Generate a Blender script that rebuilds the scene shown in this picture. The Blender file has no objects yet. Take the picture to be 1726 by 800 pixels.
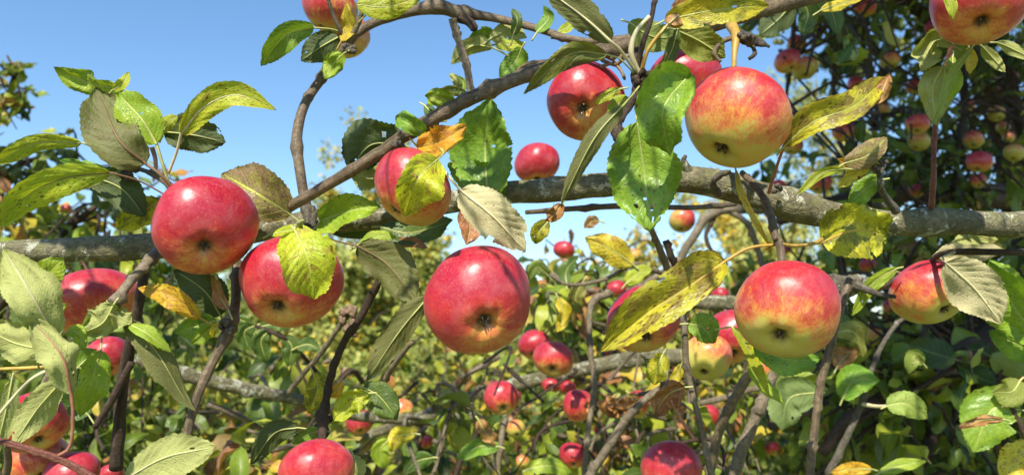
import bpy, math, random
import numpy as np
from mathutils import Vector, Matrix, noise as mnoise

scene = bpy.context.scene
# ------------------------------------------------------------------ camera
PITCH = math.radians(8.0)
CAM = Vector((0.0, 0.0, 1.62))
FPX = 1726 * 28.0 / 36.0
cam_data = bpy.data.cameras.new('camera')
cam = bpy.data.objects.new('camera', cam_data)
scene.collection.objects.link(cam)
cam.location = CAM
cam.rotation_euler = (math.pi / 2 + PITCH, 0, 0)
cam_data.lens = 28.0
cam_data.sensor_width = 36.0
cam_data.clip_start = 0.02
cam_data.clip_end = 3000.0
cam_data.dof.use_dof = True
cam_data.dof.focus_distance = 0.60
cam_data.dof.aperture_fstop = 8.8
scene.camera = cam
# ------------------------------------------------------------------ sky and sun
SUN_EL = math.radians(46.0)
SUN_AZ = math.radians(180.0 + 14.0)          # measured from +Y towards +X: behind the camera, a little to its left
SUN = Vector((math.sin(SUN_AZ) * math.cos(SUN_EL), math.cos(SUN_AZ) * math.cos(SUN_EL), math.sin(SUN_EL)))
world = bpy.data.worlds.new('World')
scene.world = world
world.use_nodes = True
wn = world.node_tree
sky = wn.nodes.new('ShaderNodeTexSky')
sky.sky_type = 'NISHITA'
sky.sun_disc = False
sky.sun_elevation = SUN_EL
sky.sun_rotation = SUN_AZ
sky.air_density = 1.0
sky.dust_density = 0.3
sky.ozone_density = 2.2
bgn = wn.nodes['Background']
hs = wn.nodes.new('ShaderNodeHueSaturation')
hs.inputs['Saturation'].default_value = 1.14
hs.inputs['Hue'].default_value = 0.498
wn.links.new(sky.outputs[0], hs.inputs['Color'])
wn.links.new(hs.outputs[0], bgn.inputs[0])
bgn.inputs[1].default_value = 0.136
sl = bpy.data.lights.new('sun', 'SUN')
sl.energy = 5.0
sl.angle = math.radians(0.6)
sl.color = (1.0, 0.93, 0.80)
sun = bpy.data.objects.new('sun', sl)
scene.collection.objects.link(sun)
sun.rotation_euler = SUN.to_track_quat('Z', 'Y').to_euler()
scene.view_settings.view_transform = 'Standard'
scene.view_settings.look = 'None'
scene.view_settings.exposure = 0.62
scene.view_settings.gamma = 1.0
scene.cycles.use_denoising = True
scene.cycles.max_bounces = 7
scene.cycles.diffuse_bounces = 3
scene.cycles.transmission_bounces = 4
scene.cycles.glossy_bounces = 2
scene.cycles.transparent_max_bounces = 4
scene.cycles.caustics_reflective = False
scene.cycles.caustics_refractive = False

# ------------------------------------------------------------------ helpers
FW = Vector((0, math.cos(PITCH), math.sin(PITCH)))
UP = Vector((0, -math.sin(PITCH), math.cos(PITCH)))
RT = Vector((1, 0, 0))

def P(x, y, d):
    """the place seen at photo position (x, y), d metres away along the view axis"""
    return CAM + FW * d + RT * ((x - 863.0) / FPX * d) - UP * ((y - 400.0) / FPX * d)

def proj(p):
    v = p - CAM
    d = v.dot(FW)
    return 863.0 + v.dot(RT) / d * FPX, 400.0 - v.dot(UP) / d * FPX, d

ORIG = {}
def link(o, parent=None):
    scene.collection.objects.link(o)
    if parent is not None:
        o.parent = parent
    return o

def thing(name, label, cat, loc, group=None, kind=None):
    o = bpy.data.objects.new(name, None)
    o.empty_display_size = 0.02
    link(o)
    o.location = loc
    ORIG[o.name] = Vector(loc)
    o['label'] = label
    o['category'] = cat
    if group: o['group'] = group
    if kind: o['kind'] = kind
    return o

def mesh_from(name, verts, faces, mat, smooth=True, uvs=None):
    me = bpy.data.meshes.new(name)
    me.from_pydata(verts, [], faces)
    if mat: me.materials.append(mat)
    if smooth:
        me.polygons.foreach_set('use_smooth', [True] * len(me.polygons))
    if uvs is not None:
        lay = me.uv_layers.new(name='UVMap')
        idx = np.empty(len(me.loops), dtype=np.int32)
        me.loops.foreach_get('vertex_index', idx)
        lay.data.foreach_set('uv', np.asarray(uvs, dtype=np.float32)[idx].ravel())
    me.update()
    return me

def build(name, verts, faces, mat, parent=None, origin=None, uvs=None, smooth=True, label=None):
    """verts are world points; the object's origin is put at origin"""
    origin = Vector(origin) if origin is not None else Vector(verts[0])
    me = mesh_from(name, [tuple(Vector(v) - origin) for v in verts], faces, mat, smooth, uvs)
    o = bpy.data.objects.new(name, me)
    link(o, parent)
    base = ORIG[parent.name] if parent is not None else Vector((0, 0, 0))
    o.location = origin - base
    ORIG[o.name] = origin
    if label: o['label'] = label
    return o

def catmull(pts, n):
    """pts: list of tuples of equal length; returns n+1 interpolated rows"""
    a = np.array(pts, dtype=float)
    if len(a) == 2:
        t = np.linspace(0, 1, n + 1)[:, None]
        return a[0] * (1 - t) + a[1] * t
    seg = np.linalg.norm(np.diff(a[:, :3], axis=0), axis=1)
    cum = np.concatenate([[0], np.cumsum(seg)]); cum /= cum[-1]
    e = np.vstack([2 * a[0] - a[1], a, 2 * a[-1] - a[-2]])
    out = []
    for t in np.linspace(0, 1, n + 1):
        i = min(int(np.searchsorted(cum, t, side='right')) - 1, len(a) - 2)
        i = max(i, 0)
        u = (t - cum[i]) / max(cum[i + 1] - cum[i], 1e-9)
        p0, p1, p2, p3 = e[i], e[i + 1], e[i + 2], e[i + 3]
        out.append(0.5 * ((2 * p1) + (-p0 + p2) * u + (2 * p0 - 5 * p1 + 4 * p2 - p3) * u * u + (-p0 + 3 * p1 - 3 * p2 + p3) * u ** 3))
    return np.array(out)

def tube_geo(path, radii, sides, rough=0.0, freq=60.0, seed=0, cap=True):
    """a tapered tube through path (list of Vector) with uneven skin"""
    verts, faces = [], []
    n = len(path)
    T = [(path[min(i + 1, n - 1)] - path[max(i - 1, 0)]).normalized() for i in range(n)]
    ref = Vector((0, 0, 1)) if abs(T[0].z) < 0.8 else Vector((1, 0, 0))
    a = T[0].cross(ref).normalized()
    off = Vector((seed * 3.1, seed * 1.7, 0))
    uvs = []
    circ = 2 * math.pi * sum(radii) / len(radii)
    L = 0.0
    for i in range(n):
        if i: L += (path[i] - path[i - 1]).length
        a = (a - T[i] * a.dot(T[i])).normalized()
        b = T[i].cross(a)
        for k in range(sides):
            th = 2 * math.pi * k / sides
            dr = a * math.cos(th) + b * math.sin(th)
            r = radii[i]
            if rough:
                q = path[i] * freq + dr * max(r * freq, .6) + off
                r *= 1 + rough * mnoise.noise(q) + rough * 0.5 * mnoise.noise(q * 2.7)
            verts.append(path[i] + dr * r)
            uvs.append((k / sides, L / circ))
    for i in range(n - 1):
        for k in range(sides):
            k2 = (k + 1) % sides
            faces.append((i * sides + k, i * sides + k2, (i + 1) * sides + k2, (i + 1) * sides + k))
    if cap:
        faces.append(tuple(reversed(range(sides))))
        faces.append(tuple((n - 1) * sides + k for k in range(sides)))
    return verts, faces, uvs

def px_path(pts, n):
    """pts rows (x, y, r_px, d) -> world path and radii in metres"""
    rows = []
    for x, y, r, d in pts:
        p = P(x, y, d)
        rows.append((p.x, p.y, p.z, r * d / FPX))
    c = catmull(rows, n)
    return [Vector(r[:3]) for r in c], [max(float(r[3]), 0.0004) for r in c]

def wood(name, pts, mat, parent, n=None, sides=10, rough=0.12, freq=60, knots=(), seed=0, nodes=0, label=None):
    if n is None: n = max(6, 8 * (len(pts) - 1))
    path, rad = px_path(pts, n)
    for t, amt, wid in knots:
        for i in range(len(rad)):
            rad[i] *= 1 + amt * math.exp(-(((i / n) - t) / wid) ** 2)
    if nodes:
        rr = random.Random(seed + 5)
        for k in range(nodes):
            j = rr.randrange(1, n)
            rad[j] *= 1.22
            a = path[j]
            path[j] = a + Vector((rr.uniform(-1, 1), rr.uniform(-1, 1), rr.uniform(-1, 1))) * rad[j] * 0.25
    v, f, uv = tube_geo(path, rad, sides, rough, freq, seed)
    return build(name, v, f, mat, parent, path[0], uvs=uv, label=label)

# ------------------------------------------------------------------ node helper
class NT:
    def __init__(self, name):
        self.m = bpy.data.materials.new(name)
        self.m.use_nodes = True
        self.t = self.m.node_tree
        self.t.nodes.clear()
    def n(self, typ, ins=None, **props):
        nd = self.t.nodes.new(typ)
        for k, v in props.items():
            setattr(nd, k, v)
        for k, v in (ins or {}).items():
            s = nd.inputs[k]
            if isinstance(v, bpy.types.NodeSocket):
                self.t.links.new(v, s)
            else:
                if isinstance(v, (tuple, list)) and len(v) == 3 and s.type == 'RGBA':
                    v = (*v, 1.0)
                s.default_value = v
        return nd
    def math(self, op, a, b=0.0, c=None, clamp=False):
        ins = {0: a, 1: b}
        if c is not None: ins[2] = c
        return self.n('ShaderNodeMath', ins, operation=op, use_clamp=clamp).outputs[0]
    def mix(self, f, a, b):
        nd = self.n('ShaderNodeMix', None, data_type='RGBA')
        for s, v in ((nd.inputs[0], f), (nd.inputs[6], a), (nd.inputs[7], b)):
            if isinstance(v, bpy.types.NodeSocket): self.t.links.new(v, s)
            elif isinstance(v, (tuple, list)): s.default_value = (*v[:3], 1.0)
            else: s.default_value = v
        return nd.outputs[2]
    def step(self, v, lo, hi, a=0.0, b=1.0):
        nd = self.n('ShaderNodeMapRange', {0: v, 1: lo, 2: hi, 3: a, 4: b}, interpolation_type='SMOOTHSTEP')
        return nd.outputs[0]
    def noise(self, vec, scale, detail=3.0, rough=0.55, dist=0.0):
        return self.n('ShaderNodeTexNoise', {'Vector': vec, 'Scale': scale, 'Detail': detail, 'Roughness': rough, 'Distortion': dist}).outputs[0]
    def xyz(self, x, y, z):
        return self.n('ShaderNodeCombineXYZ', {0: x, 1: y, 2: z}).outputs[0]

# ------------------------------------------------------------------ materials
def leaf_mat(name, a, b, vein, under, mottle=None, mot=0.0, spot=(0.10, 0.035, 0.015), spots=0.0, edge=0.0,
             trans=0.32, rough=0.36, vein_amt=0.55, uvein=0.5, mscale=7.0):
    N = NT(name)
    uv = N.n('ShaderNodeUVMap').outputs[0]
    sp = N.n('ShaderNodeSeparateXYZ', {0: uv})
    u, v = sp.outputs[0], sp.outputs[1]
    rnd = N.n('ShaderNodeObjectInfo').outputs['Random']
    off = N.math('MULTIPLY', rnd, 37.0)
    vec = N.xyz(N.math('MULTIPLY', u, 0.62), v, off)
    c = N.math('SUBTRACT', u, 0.5)
    ab = N.math('MULTIPLY', N.math('ABSOLUTE', c), 2.0)
    wob = N.noise(vec, 6.0, 1.0)
    side = N.math('GREATER_THAN', c, 0.0)
    s = N.math('ADD', N.math('MULTIPLY', v, 9.0), N.math('MULTIPLY', N.math('POWER', ab, 0.85), -2.6))
    s = N.math('ADD', s, N.math('MULTIPLY', side, 0.42))
    s = N.math('ADD', s, N.math('MULTIPLY', wob, 0.9))
    fr = N.math('MULTIPLY', N.math('ABSOLUTE', N.math('SUBTRACT', N.math('FRACT', s), 0.5)), 2.0)
    sv = N.math('MULTIPLY', N.step(fr, 0.86, 1.0), N.step(ab, 1.0, 0.3, 0.35, 1.0))
    mid = N.step(ab, 0.075, 0.02)
    veins = N.math('MAXIMUM', mid, N.math('MULTIPLY', sv, 0.75))
    vo = N.n('ShaderNodeTexVoronoi', {'Vector': vec, 'Scale': 26.0}, feature='DISTANCE_TO_EDGE').outputs[0]
    net = N.step(vo, 0.11, 0.0)
    big = N.noise(vec, 2.6, 3.0, 0.6)
    fine = N.noise(vec, 30.0, 3.0, 0.6)
    col = N.mix(N.step(big, 0.32, 0.68), a, b)
    if mottle:
        mo = N.noise(vec, mscale, 4.0, 0.62, 0.4)
        mf = N.math('MULTIPLY', N.step(mo, 0.62 - mot * 0.3, 0.70 - mot * 0.22), N.math('SUBTRACT', 1.0, N.math('MULTIPLY', veins, 0.9 if vein_amt > .75 else 0.35)))
        col = N.mix(N.math('MULTIPLY', mf, min(1.0, 0.55 + mot * 0.5)), col, mottle)
    col = N.mix(N.math('MULTIPLY', veins, vein_amt), col, vein)
    col = N.mix(N.math('MULTIPLY', net, 0.16), col, vein)
    col = N.n('ShaderNodeHueSaturation', {'Hue': N.math('ADD', 0.49, N.math('MULTIPLY', rnd, 0.02)), 'Saturation': 1.0, 'Value': N.step(fine, 0.2, 0.8, 0.78, 1.2), 'Color': col}).outputs[0]
    ucol = N.mix(N.math('MULTIPLY', veins, uvein), N.mix(N.step(big, 0.35, 0.7), under, tuple(x * 0.78 for x in under)), tuple(min(1, x * 1.45 + 0.03) for x in under))
    ucol = N.mix(N.math('MULTIPLY', net, 0.25), ucol, tuple(x * 0.7 for x in under))
    if mottle:
        ucol = N.mix(N.math('MULTIPLY', mf, 0.5 * mot), ucol, mottle)
    if spots:
        vs = N.n('ShaderNodeTexVoronoi', {'Vector': vec, 'Scale': 17.0, 'Randomness': 1.0}).outputs['Distance']
        sm = N.noise(vec, 4.0, 2.0)
        sf = N.math('MULTIPLY', N.step(vs, 0.30, 0.16), N.step(sm, 0.62 - 0.25 * spots, 0.66 - 0.2 * spots))
        sn = N.noise(vec, 11.0, 4.0, 0.7)
        sf = N.math('MAXIMUM', sf, N.step(sn, 0.76 - 0.12 * spots, 0.80 - 0.12 * spots))
        col = N.mix(N.math('MULTIPLY', sf, 0.85), col, spot)
        ucol = N.mix(N.math('MULTIPLY', sf, 0.55), ucol, spot)
    en = N.math('ADD', N.math('MAXIMUM', ab, N.math('MULTIPLY', N.math('ABSOLUTE', N.math('SUBTRACT', v, 0.5)), 2.0)), N.math('MULTIPLY', wob, 0.25))
    ef = N.step(en, 1.18 - 0.35 * edge, 1.20)
    col = N.mix(N.math('MULTIPLY', ef, 0.35 + 0.5 * edge), col, (0.20, 0.075, 0.02))
    bf = N.n('ShaderNodeNewGeometry').outputs['Backfacing']
    fin = N.mix(bf, col, ucol)
    hgt = N.math('ADD', N.math('MULTIPLY', veins, -0.8), N.math('ADD', N.math('MULTIPLY', vo, 0.9), N.math('MULTIPLY', fine, 0.5)))
    bmp = N.n('ShaderNodeBump', {'Strength': 0.45, 'Distance': 0.0012, 'Height': hgt}).outputs[0]
    pb = N.n('ShaderNodeBsdfPrincipled', {'Base Color': fin, 'Roughness': N.math('ADD', rough, N.math('MULTIPLY', bf, 0.25)), 'Specular IOR Level': 0.42, 'Normal': bmp})
    tc = N.n('ShaderNodeMix', None, data_type='RGBA', blend_type='MULTIPLY')
    tc.inputs[0].default_value = 1.0
    N.t.links.new(N.mix(0.3, col, ucol), tc.inputs[6]); tc.inputs[7].default_value = (1.35, 1.45, 0.45, 1)
    tb = N.n('ShaderNodeBsdfTranslucent', {'Color': tc.outputs[2], 'Normal': bmp})
    mx = N.n('ShaderNodeMixShader', {0: trans, 1: pb.outputs[0], 2: tb.outputs[0]})
    N.n('ShaderNodeOutputMaterial', {0: mx.outputs[0]})
    return N.m

LM = {
 'heavy':  leaf_mat('leaf_yellow_mottled_shaded', (0.32, 0.31, 0.022), (0.58, 0.52, 0.03), (0.60, 0.56, 0.07), (0.22, 0.20, 0.05), mottle=(0.17, 0.105, 0.035), mot=.50, spots=1.0, edge=.5, vein_amt=.25, mscale=6.0),  # brown mottling, made heavier and darker for the shade in the fold
 'fresh':  leaf_mat('leaf_fresh_green', (0.24, 0.36, 0.025), (0.36, 0.46, 0.030), (0.50, 0.58, 0.12), (0.24, 0.30, 0.07), spots=0.25),
 'green':  leaf_mat('leaf_mid_green', (0.12, 0.25, 0.022), (0.25, 0.40, 0.035), (0.34, 0.46, 0.10), (0.19, 0.26, 0.08), spots=0.3, trans=.25),
 'dark':   leaf_mat('leaf_dark_green', (0.055, 0.11, 0.018), (0.10, 0.16, 0.022), (0.16, 0.22, 0.05), (0.075, 0.105, 0.028), spots=0.4, trans=.18),  # dark green leaves; also gives shaded and backlit ones their shade as colour
 'olive':  leaf_mat('leaf_olive', (0.13, 0.15, 0.025), (0.20, 0.21, 0.03), (0.28, 0.28, 0.08), (0.155, 0.16, 0.045), mottle=(0.14, 0.09, 0.035), mot=.35, spots=.5, trans=.22),
 'lime':   leaf_mat('leaf_lime_spotted', (0.36, 0.43, 0.025), (0.50, 0.52, 0.030), (0.60, 0.60, 0.10), (0.27, 0.31, 0.06), mottle=(0.24, 0.12, 0.03), mot=.12, spots=.7, edge=.3),
 'mottle': leaf_mat('leaf_lime_brown_mottled', (0.40, 0.49, 0.025), (0.54, 0.58, 0.035), (0.62, 0.66, 0.09), (0.36, 0.37, 0.08), mottle=(0.32, 0.17, 0.045), mot=.30, spots=.45, edge=.2, vein_amt=.8, mscale=9.0),
 'purple': leaf_mat('leaf_purple_yellow_veins', (0.24, 0.17, 0.085), (0.36, 0.30, 0.09), (0.62, 0.62, 0.08), (0.30, 0.28, 0.10), mottle=(0.24, 0.14, 0.09), mot=.7, spots=.4, edge=.3, vein_amt=1.0),
 'pale':   leaf_mat('leaf_pale_underside', (0.24, 0.33, 0.06), (0.30, 0.38, 0.07), (0.44, 0.48, 0.14), (0.43, 0.45, 0.155), spots=.5, trans=.22, rough=.6, uvein=.8),
 'beige':  leaf_mat('leaf_beige_underside', (0.28, 0.28, 0.12), (0.33, 0.32, 0.14), (0.50, 0.47, 0.28), (0.56, 0.50, 0.27), spots=.5, trans=.14, rough=.65, edge=.3, uvein=.7),
 'yellow': leaf_mat('leaf_yellow_spotted', (0.62, 0.50, 0.03), (0.70, 0.58, 0.05), (0.72, 0.62, 0.14), (0.50, 0.42, 0.12), mottle=(0.36, 0.17, 0.03), mot=.35, spots=.8, edge=.5),
 'orange': leaf_mat('leaf_orange_yellow', (0.72, 0.46, 0.03), (0.68, 0.32, 0.02), (0.74, 0.58, 0.10), (0.55, 0.36, 0.10), mottle=(0.42, 0.14, 0.02), mot=.4, spots=.7, edge=.4),
 'brown':  leaf_mat('leaf_dry_brown', (0.34, 0.15, 0.045), (0.42, 0.21, 0.07), (0.48, 0.30, 0.12), (0.38, 0.22, 0.10), mottle=(0.16, 0.07, 0.03), mot=.4, spots=.4, edge=.5, trans=.15),
 'dusk':   leaf_mat('leaf_yellow_dark_blotched', (0.44, 0.43, 0.025), (0.58, 0.50, 0.03), (0.50, 0.50, 0.06), (0.32, 0.32, 0.07), mottle=(0.12, 0.13, 0.02), mot=.55, spots=.5, edge=.3, mscale=3.5),
}

def small_leaf_mat(name):
    """leaves farther off: the tint comes from a per-leaf number (0 dark green ... 1 brown)"""
    N = NT(name)
    uv = N.n('ShaderNodeUVMap').outputs[0]
    sp = N.n('ShaderNodeSeparateXYZ', {0: uv})
    u, v = sp.outputs[0], sp.outputs[1]
    ta = N.n('ShaderNodeAttribute', None, attribute_type='GEOMETRY', attribute_name='tone').outputs['Fac']
    tb = N.n('ShaderNodeAttribute', None, attribute_type='OBJECT', attribute_name='tint').outputs['Fac']
    tone = N.math('ADD', ta, tb)
    vec = N.xyz(N.math('MULTIPLY', u, 0.6), v, N.math('MULTIPLY', tone, 91.0))
    no = N.noise(vec, 3.5, 4.0, 0.65)
    t2 = N.math('ADD', tone, N.math('MULTIPLY', N.math('SUBTRACT', no, 0.5), 0.22))
    ramp = N.n('ShaderNodeValToRGB', {0: t2})
    cr = ramp.color_ramp
    stops = [(0.0, (0.028, 0.052, 0.010)), (0.22, (0.066, 0.112, 0.014)), (0.45, (0.175, 0.245, 0.022)), (0.62, (0.32, 0.36, 0.028)),
             (0.76, (0.36, 0.37, 0.05)), (0.87, (0.52, 0.38, 0.04)), (0.95, (0.40, 0.17, 0.05)), (1.0, (0.22, 0.10, 0.05))]
    while len(cr.elements) < len(stops): cr.elements.new(0.5)
    for e, (p, c) in zip(cr.elements, stops):
        e.position = p; e.color = (*c, 1)
    c = N.math('SUBTRACT', u, 0.5)
    ab = N.math('MULTIPLY', N.math('ABSOLUTE', c), 2.0)
    s = N.math('ADD', N.math('MULTIPLY', v, 7.0), N.math('MULTIPLY', ab, -1.8))
    fr = N.math('MULTIPLY', N.math('ABSOLUTE', N.math('SUBTRACT', N.math('FRACT', s), 0.5)), 2.0)
    veins = N.math('MAXIMUM', N.step(ab, 0.10, 0.02), N.math('MULTIPLY', N.step(fr, 0.8, 1.0), 0.5))
    col = N.mix(N.math('MULTIPLY', veins, 0.35), ramp.outputs[0], (0.30, 0.36, 0.12))
    sn = N.noise(vec, 12.0, 3.0, 0.7)
    col = N.mix(N.math('MULTIPLY', N.step(sn, 0.66, 0.72), 0.6), col, (0.12, 0.06, 0.02))
    bf = N.n('ShaderNodeNewGeometry').outputs['Backfacing']
    un = N.mix(0.4, col, (0.25, 0.28, 0.11))
    fin = N.mix(bf, col, un)
    bmp = N.n('ShaderNodeBump', {'Strength': 0.35, 'Distance': 0.0012, 'Height': N.math('SUBTRACT', no, N.math('MULTIPLY', veins, 0.5))}).outputs[0]
    pb = N.n('ShaderNodeBsdfPrincipled', {'Base Color': fin, 'Roughness': N.math('ADD', 0.42, N.math('MULTIPLY', bf, 0.2)), 'Specular IOR Level': 0.4, 'Normal': bmp})
    tc = N.n('ShaderNodeMix', None, data_type='RGBA', blend_type='MULTIPLY')
    tc.inputs[0].default_value = 1.0
    N.t.links.new(col, tc.inputs[6]); tc.inputs[7].default_value = (1.35, 1.45, 0.5, 1)
    tl = N.n('ShaderNodeBsdfTranslucent', {'Color': tc.outputs[2]})
    mx = N.n('ShaderNodeMixShader', {0: 0.22, 1: pb.outputs[0], 2: tl.outputs[0]})
    N.n('ShaderNodeOutputMaterial', {0: mx.outputs[0]})
    return N.m
SMALL = small_leaf_mat('orchard_leaf')

def bark_mat(name, a, b, lichen=0.3, lent=0.5, scale=1.0, green=0.25, rough=0.75, bump=.0015):
    N = NT(name)
    tc = N.n('ShaderNodeTexCoord').outputs['Object']
    n1 = N.noise(tc, 38 * scale, 5.0, 0.65)
    n2 = N.noise(tc, 240 * scale, 4.0, 0.7)
    n3 = N.noise(tc, 90 * scale, 3.0, 0.6, 0.6)
    col = N.mix(N.step(n1, 0.3, 0.7), a, b)
    col = N.mix(N.math('MULTIPLY', N.step(n3, 0.45, 0.7), green), col, (0.15, 0.16, 0.055))
    col = N.mix(N.math('MULTIPLY', N.step(n2, 0.58, 0.38), 0.55), col, tuple(x * 0.45 for x in a))
    uv = N.n('ShaderNodeUVMap').outputs[0]
    vo = N.n('ShaderNodeTexVoronoi', {'Vector': N.n('ShaderNodeVectorMath', {0: uv, 1: (7.0, 16.0, 1.0)}, operation='MULTIPLY').outputs[0], 'Scale': 1.0}).outputs['Distance']
    lf = N.math('MULTIPLY', N.step(vo, 0.17, 0.08), lent)
    col = N.mix(lf, col, (0.36, 0.30, 0.20))
    vl = N.noise(tc, 60 * scale, 6.0, 0.75, 1.2)
    li = N.math('MULTIPLY', N.step(vl, 0.66 - 0.12 * lichen, 0.70 - 0.12 * lichen), lichen)
    col = N.mix(li, col, (0.44, 0.45, 0.36))
    crack = N.n('ShaderNodeTexVoronoi', {'Vector': N.n('ShaderNodeVectorMath', {0: uv, 1: (16.0, 9.0, 1.0)}, operation='MULTIPLY').outputs[0], 'Scale': 1.0}, feature='DISTANCE_TO_EDGE').outputs[0]
    h = N.math('ADD', N.math('ADD', N.math('MULTIPLY', n2, 0.7), N.math('MULTIPLY', lf, 1.0)), N.math('ADD', N.math('MULTIPLY', N.step(crack, 0.0, 0.10), 0.22), N.math('MULTIPLY', n3, 0.8)))
    bmp = N.n('ShaderNodeBump', {'Strength': 1.0, 'Distance': bump, 'Height': h}).outputs[0]
    pb = N.n('ShaderNodeBsdfPrincipled', {'Base Color': col, 'Roughness': rough, 'Specular IOR Level': 0.3, 'Normal': bmp})
    N.n('ShaderNodeOutputMaterial', {0: pb.outputs[0]})
    return N.m

BARK = {
 'limb': bark_mat('bark_grey_limb', (0.115, 0.102, 0.058), (0.25, 0.225, 0.135), lichen=.85, lent=.5, green=.7),
 'brown': bark_mat('bark_brown_shoot', (0.12, 0.085, 0.053), (0.24, 0.175, 0.112), lichen=.12, lent=.85, green=.25, rough=.5, bump=.0008),
 'twig': bark_mat('bark_grey_twig', (0.145, 0.115, 0.078), (0.27, 0.215, 0.145), lichen=.2, lent=.7, green=.15, rough=.6, bump=.0009),
 'dark': bark_mat('bark_dark_twig', (0.055, 0.035, 0.025), (0.10, 0.065, 0.045), lichen=.1, lent=.4, green=.1),
 'red': bark_mat('bark_reddish_shoot', (0.22, 0.075, 0.055), (0.30, 0.12, 0.08), lichen=.05, lent=.6, green=.05, rough=.45),
 'old': bark_mat('bark_old_lichened', (0.10, 0.085, 0.065), (0.18, 0.155, 0.12), lichen=.6, lent=.2, green=.25),
}

def plain(name, col, rough=0.6, trans=0.0, var=0.3, scale=60):
    N = NT(name)
    tc = N.n('ShaderNodeTexCoord').outputs['Object']
    n1 = N.noise(tc, scale, 4.0, 0.6)
    c = N.mix(N.step(n1, 0.3, 0.7), tuple(x * (1 - var) for x in col), tuple(min(1, x * (1 + var)) for x in col))
    bmp = N.n('ShaderNodeBump', {'Strength': 0.3, 'Distance': 0.0005, 'Height': n1}).outputs[0]
    pb = N.n('ShaderNodeBsdfPrincipled', {'Base Color': c, 'Roughness': rough, 'Normal': bmp})
    out = pb.outputs[0]
    if trans:
        tb = N.n('ShaderNodeBsdfTranslucent', {'Color': c})
        out = N.n('ShaderNodeMixShader', {0: trans, 1: out, 2: tb.outputs[0]}).outputs[0]
    N.n('ShaderNodeOutputMaterial', {0: out})
    return N.m
STALK = {'green': plain('stalk_yellow_green', (0.40, 0.42, 0.14), .5), 'pale': plain('stalk_pale', (0.52, 0.48, 0.28), .5),
         'red': plain('stalk_reddish', (0.34, 0.14, 0.09), .5), 'brown': plain('stalk_brown', (0.20, 0.12, 0.06), .6),
         'yellow': plain('stalk_ochre', (0.46, 0.29, 0.055), .5), 'dark': plain('stalk_dark', (0.05, 0.035, 0.025), .7)}
CALYX = plain('dried_calyx', (0.07, 0.045, 0.025), .9, var=.5, scale=400)
SEPAL = plain('dry_sepal', (0.13, 0.095, 0.055), .8, var=.5, scale=400)
DRY = plain('dry_bud_scale', (0.20, 0.13, 0.085), .9, var=.5, scale=300)

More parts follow.
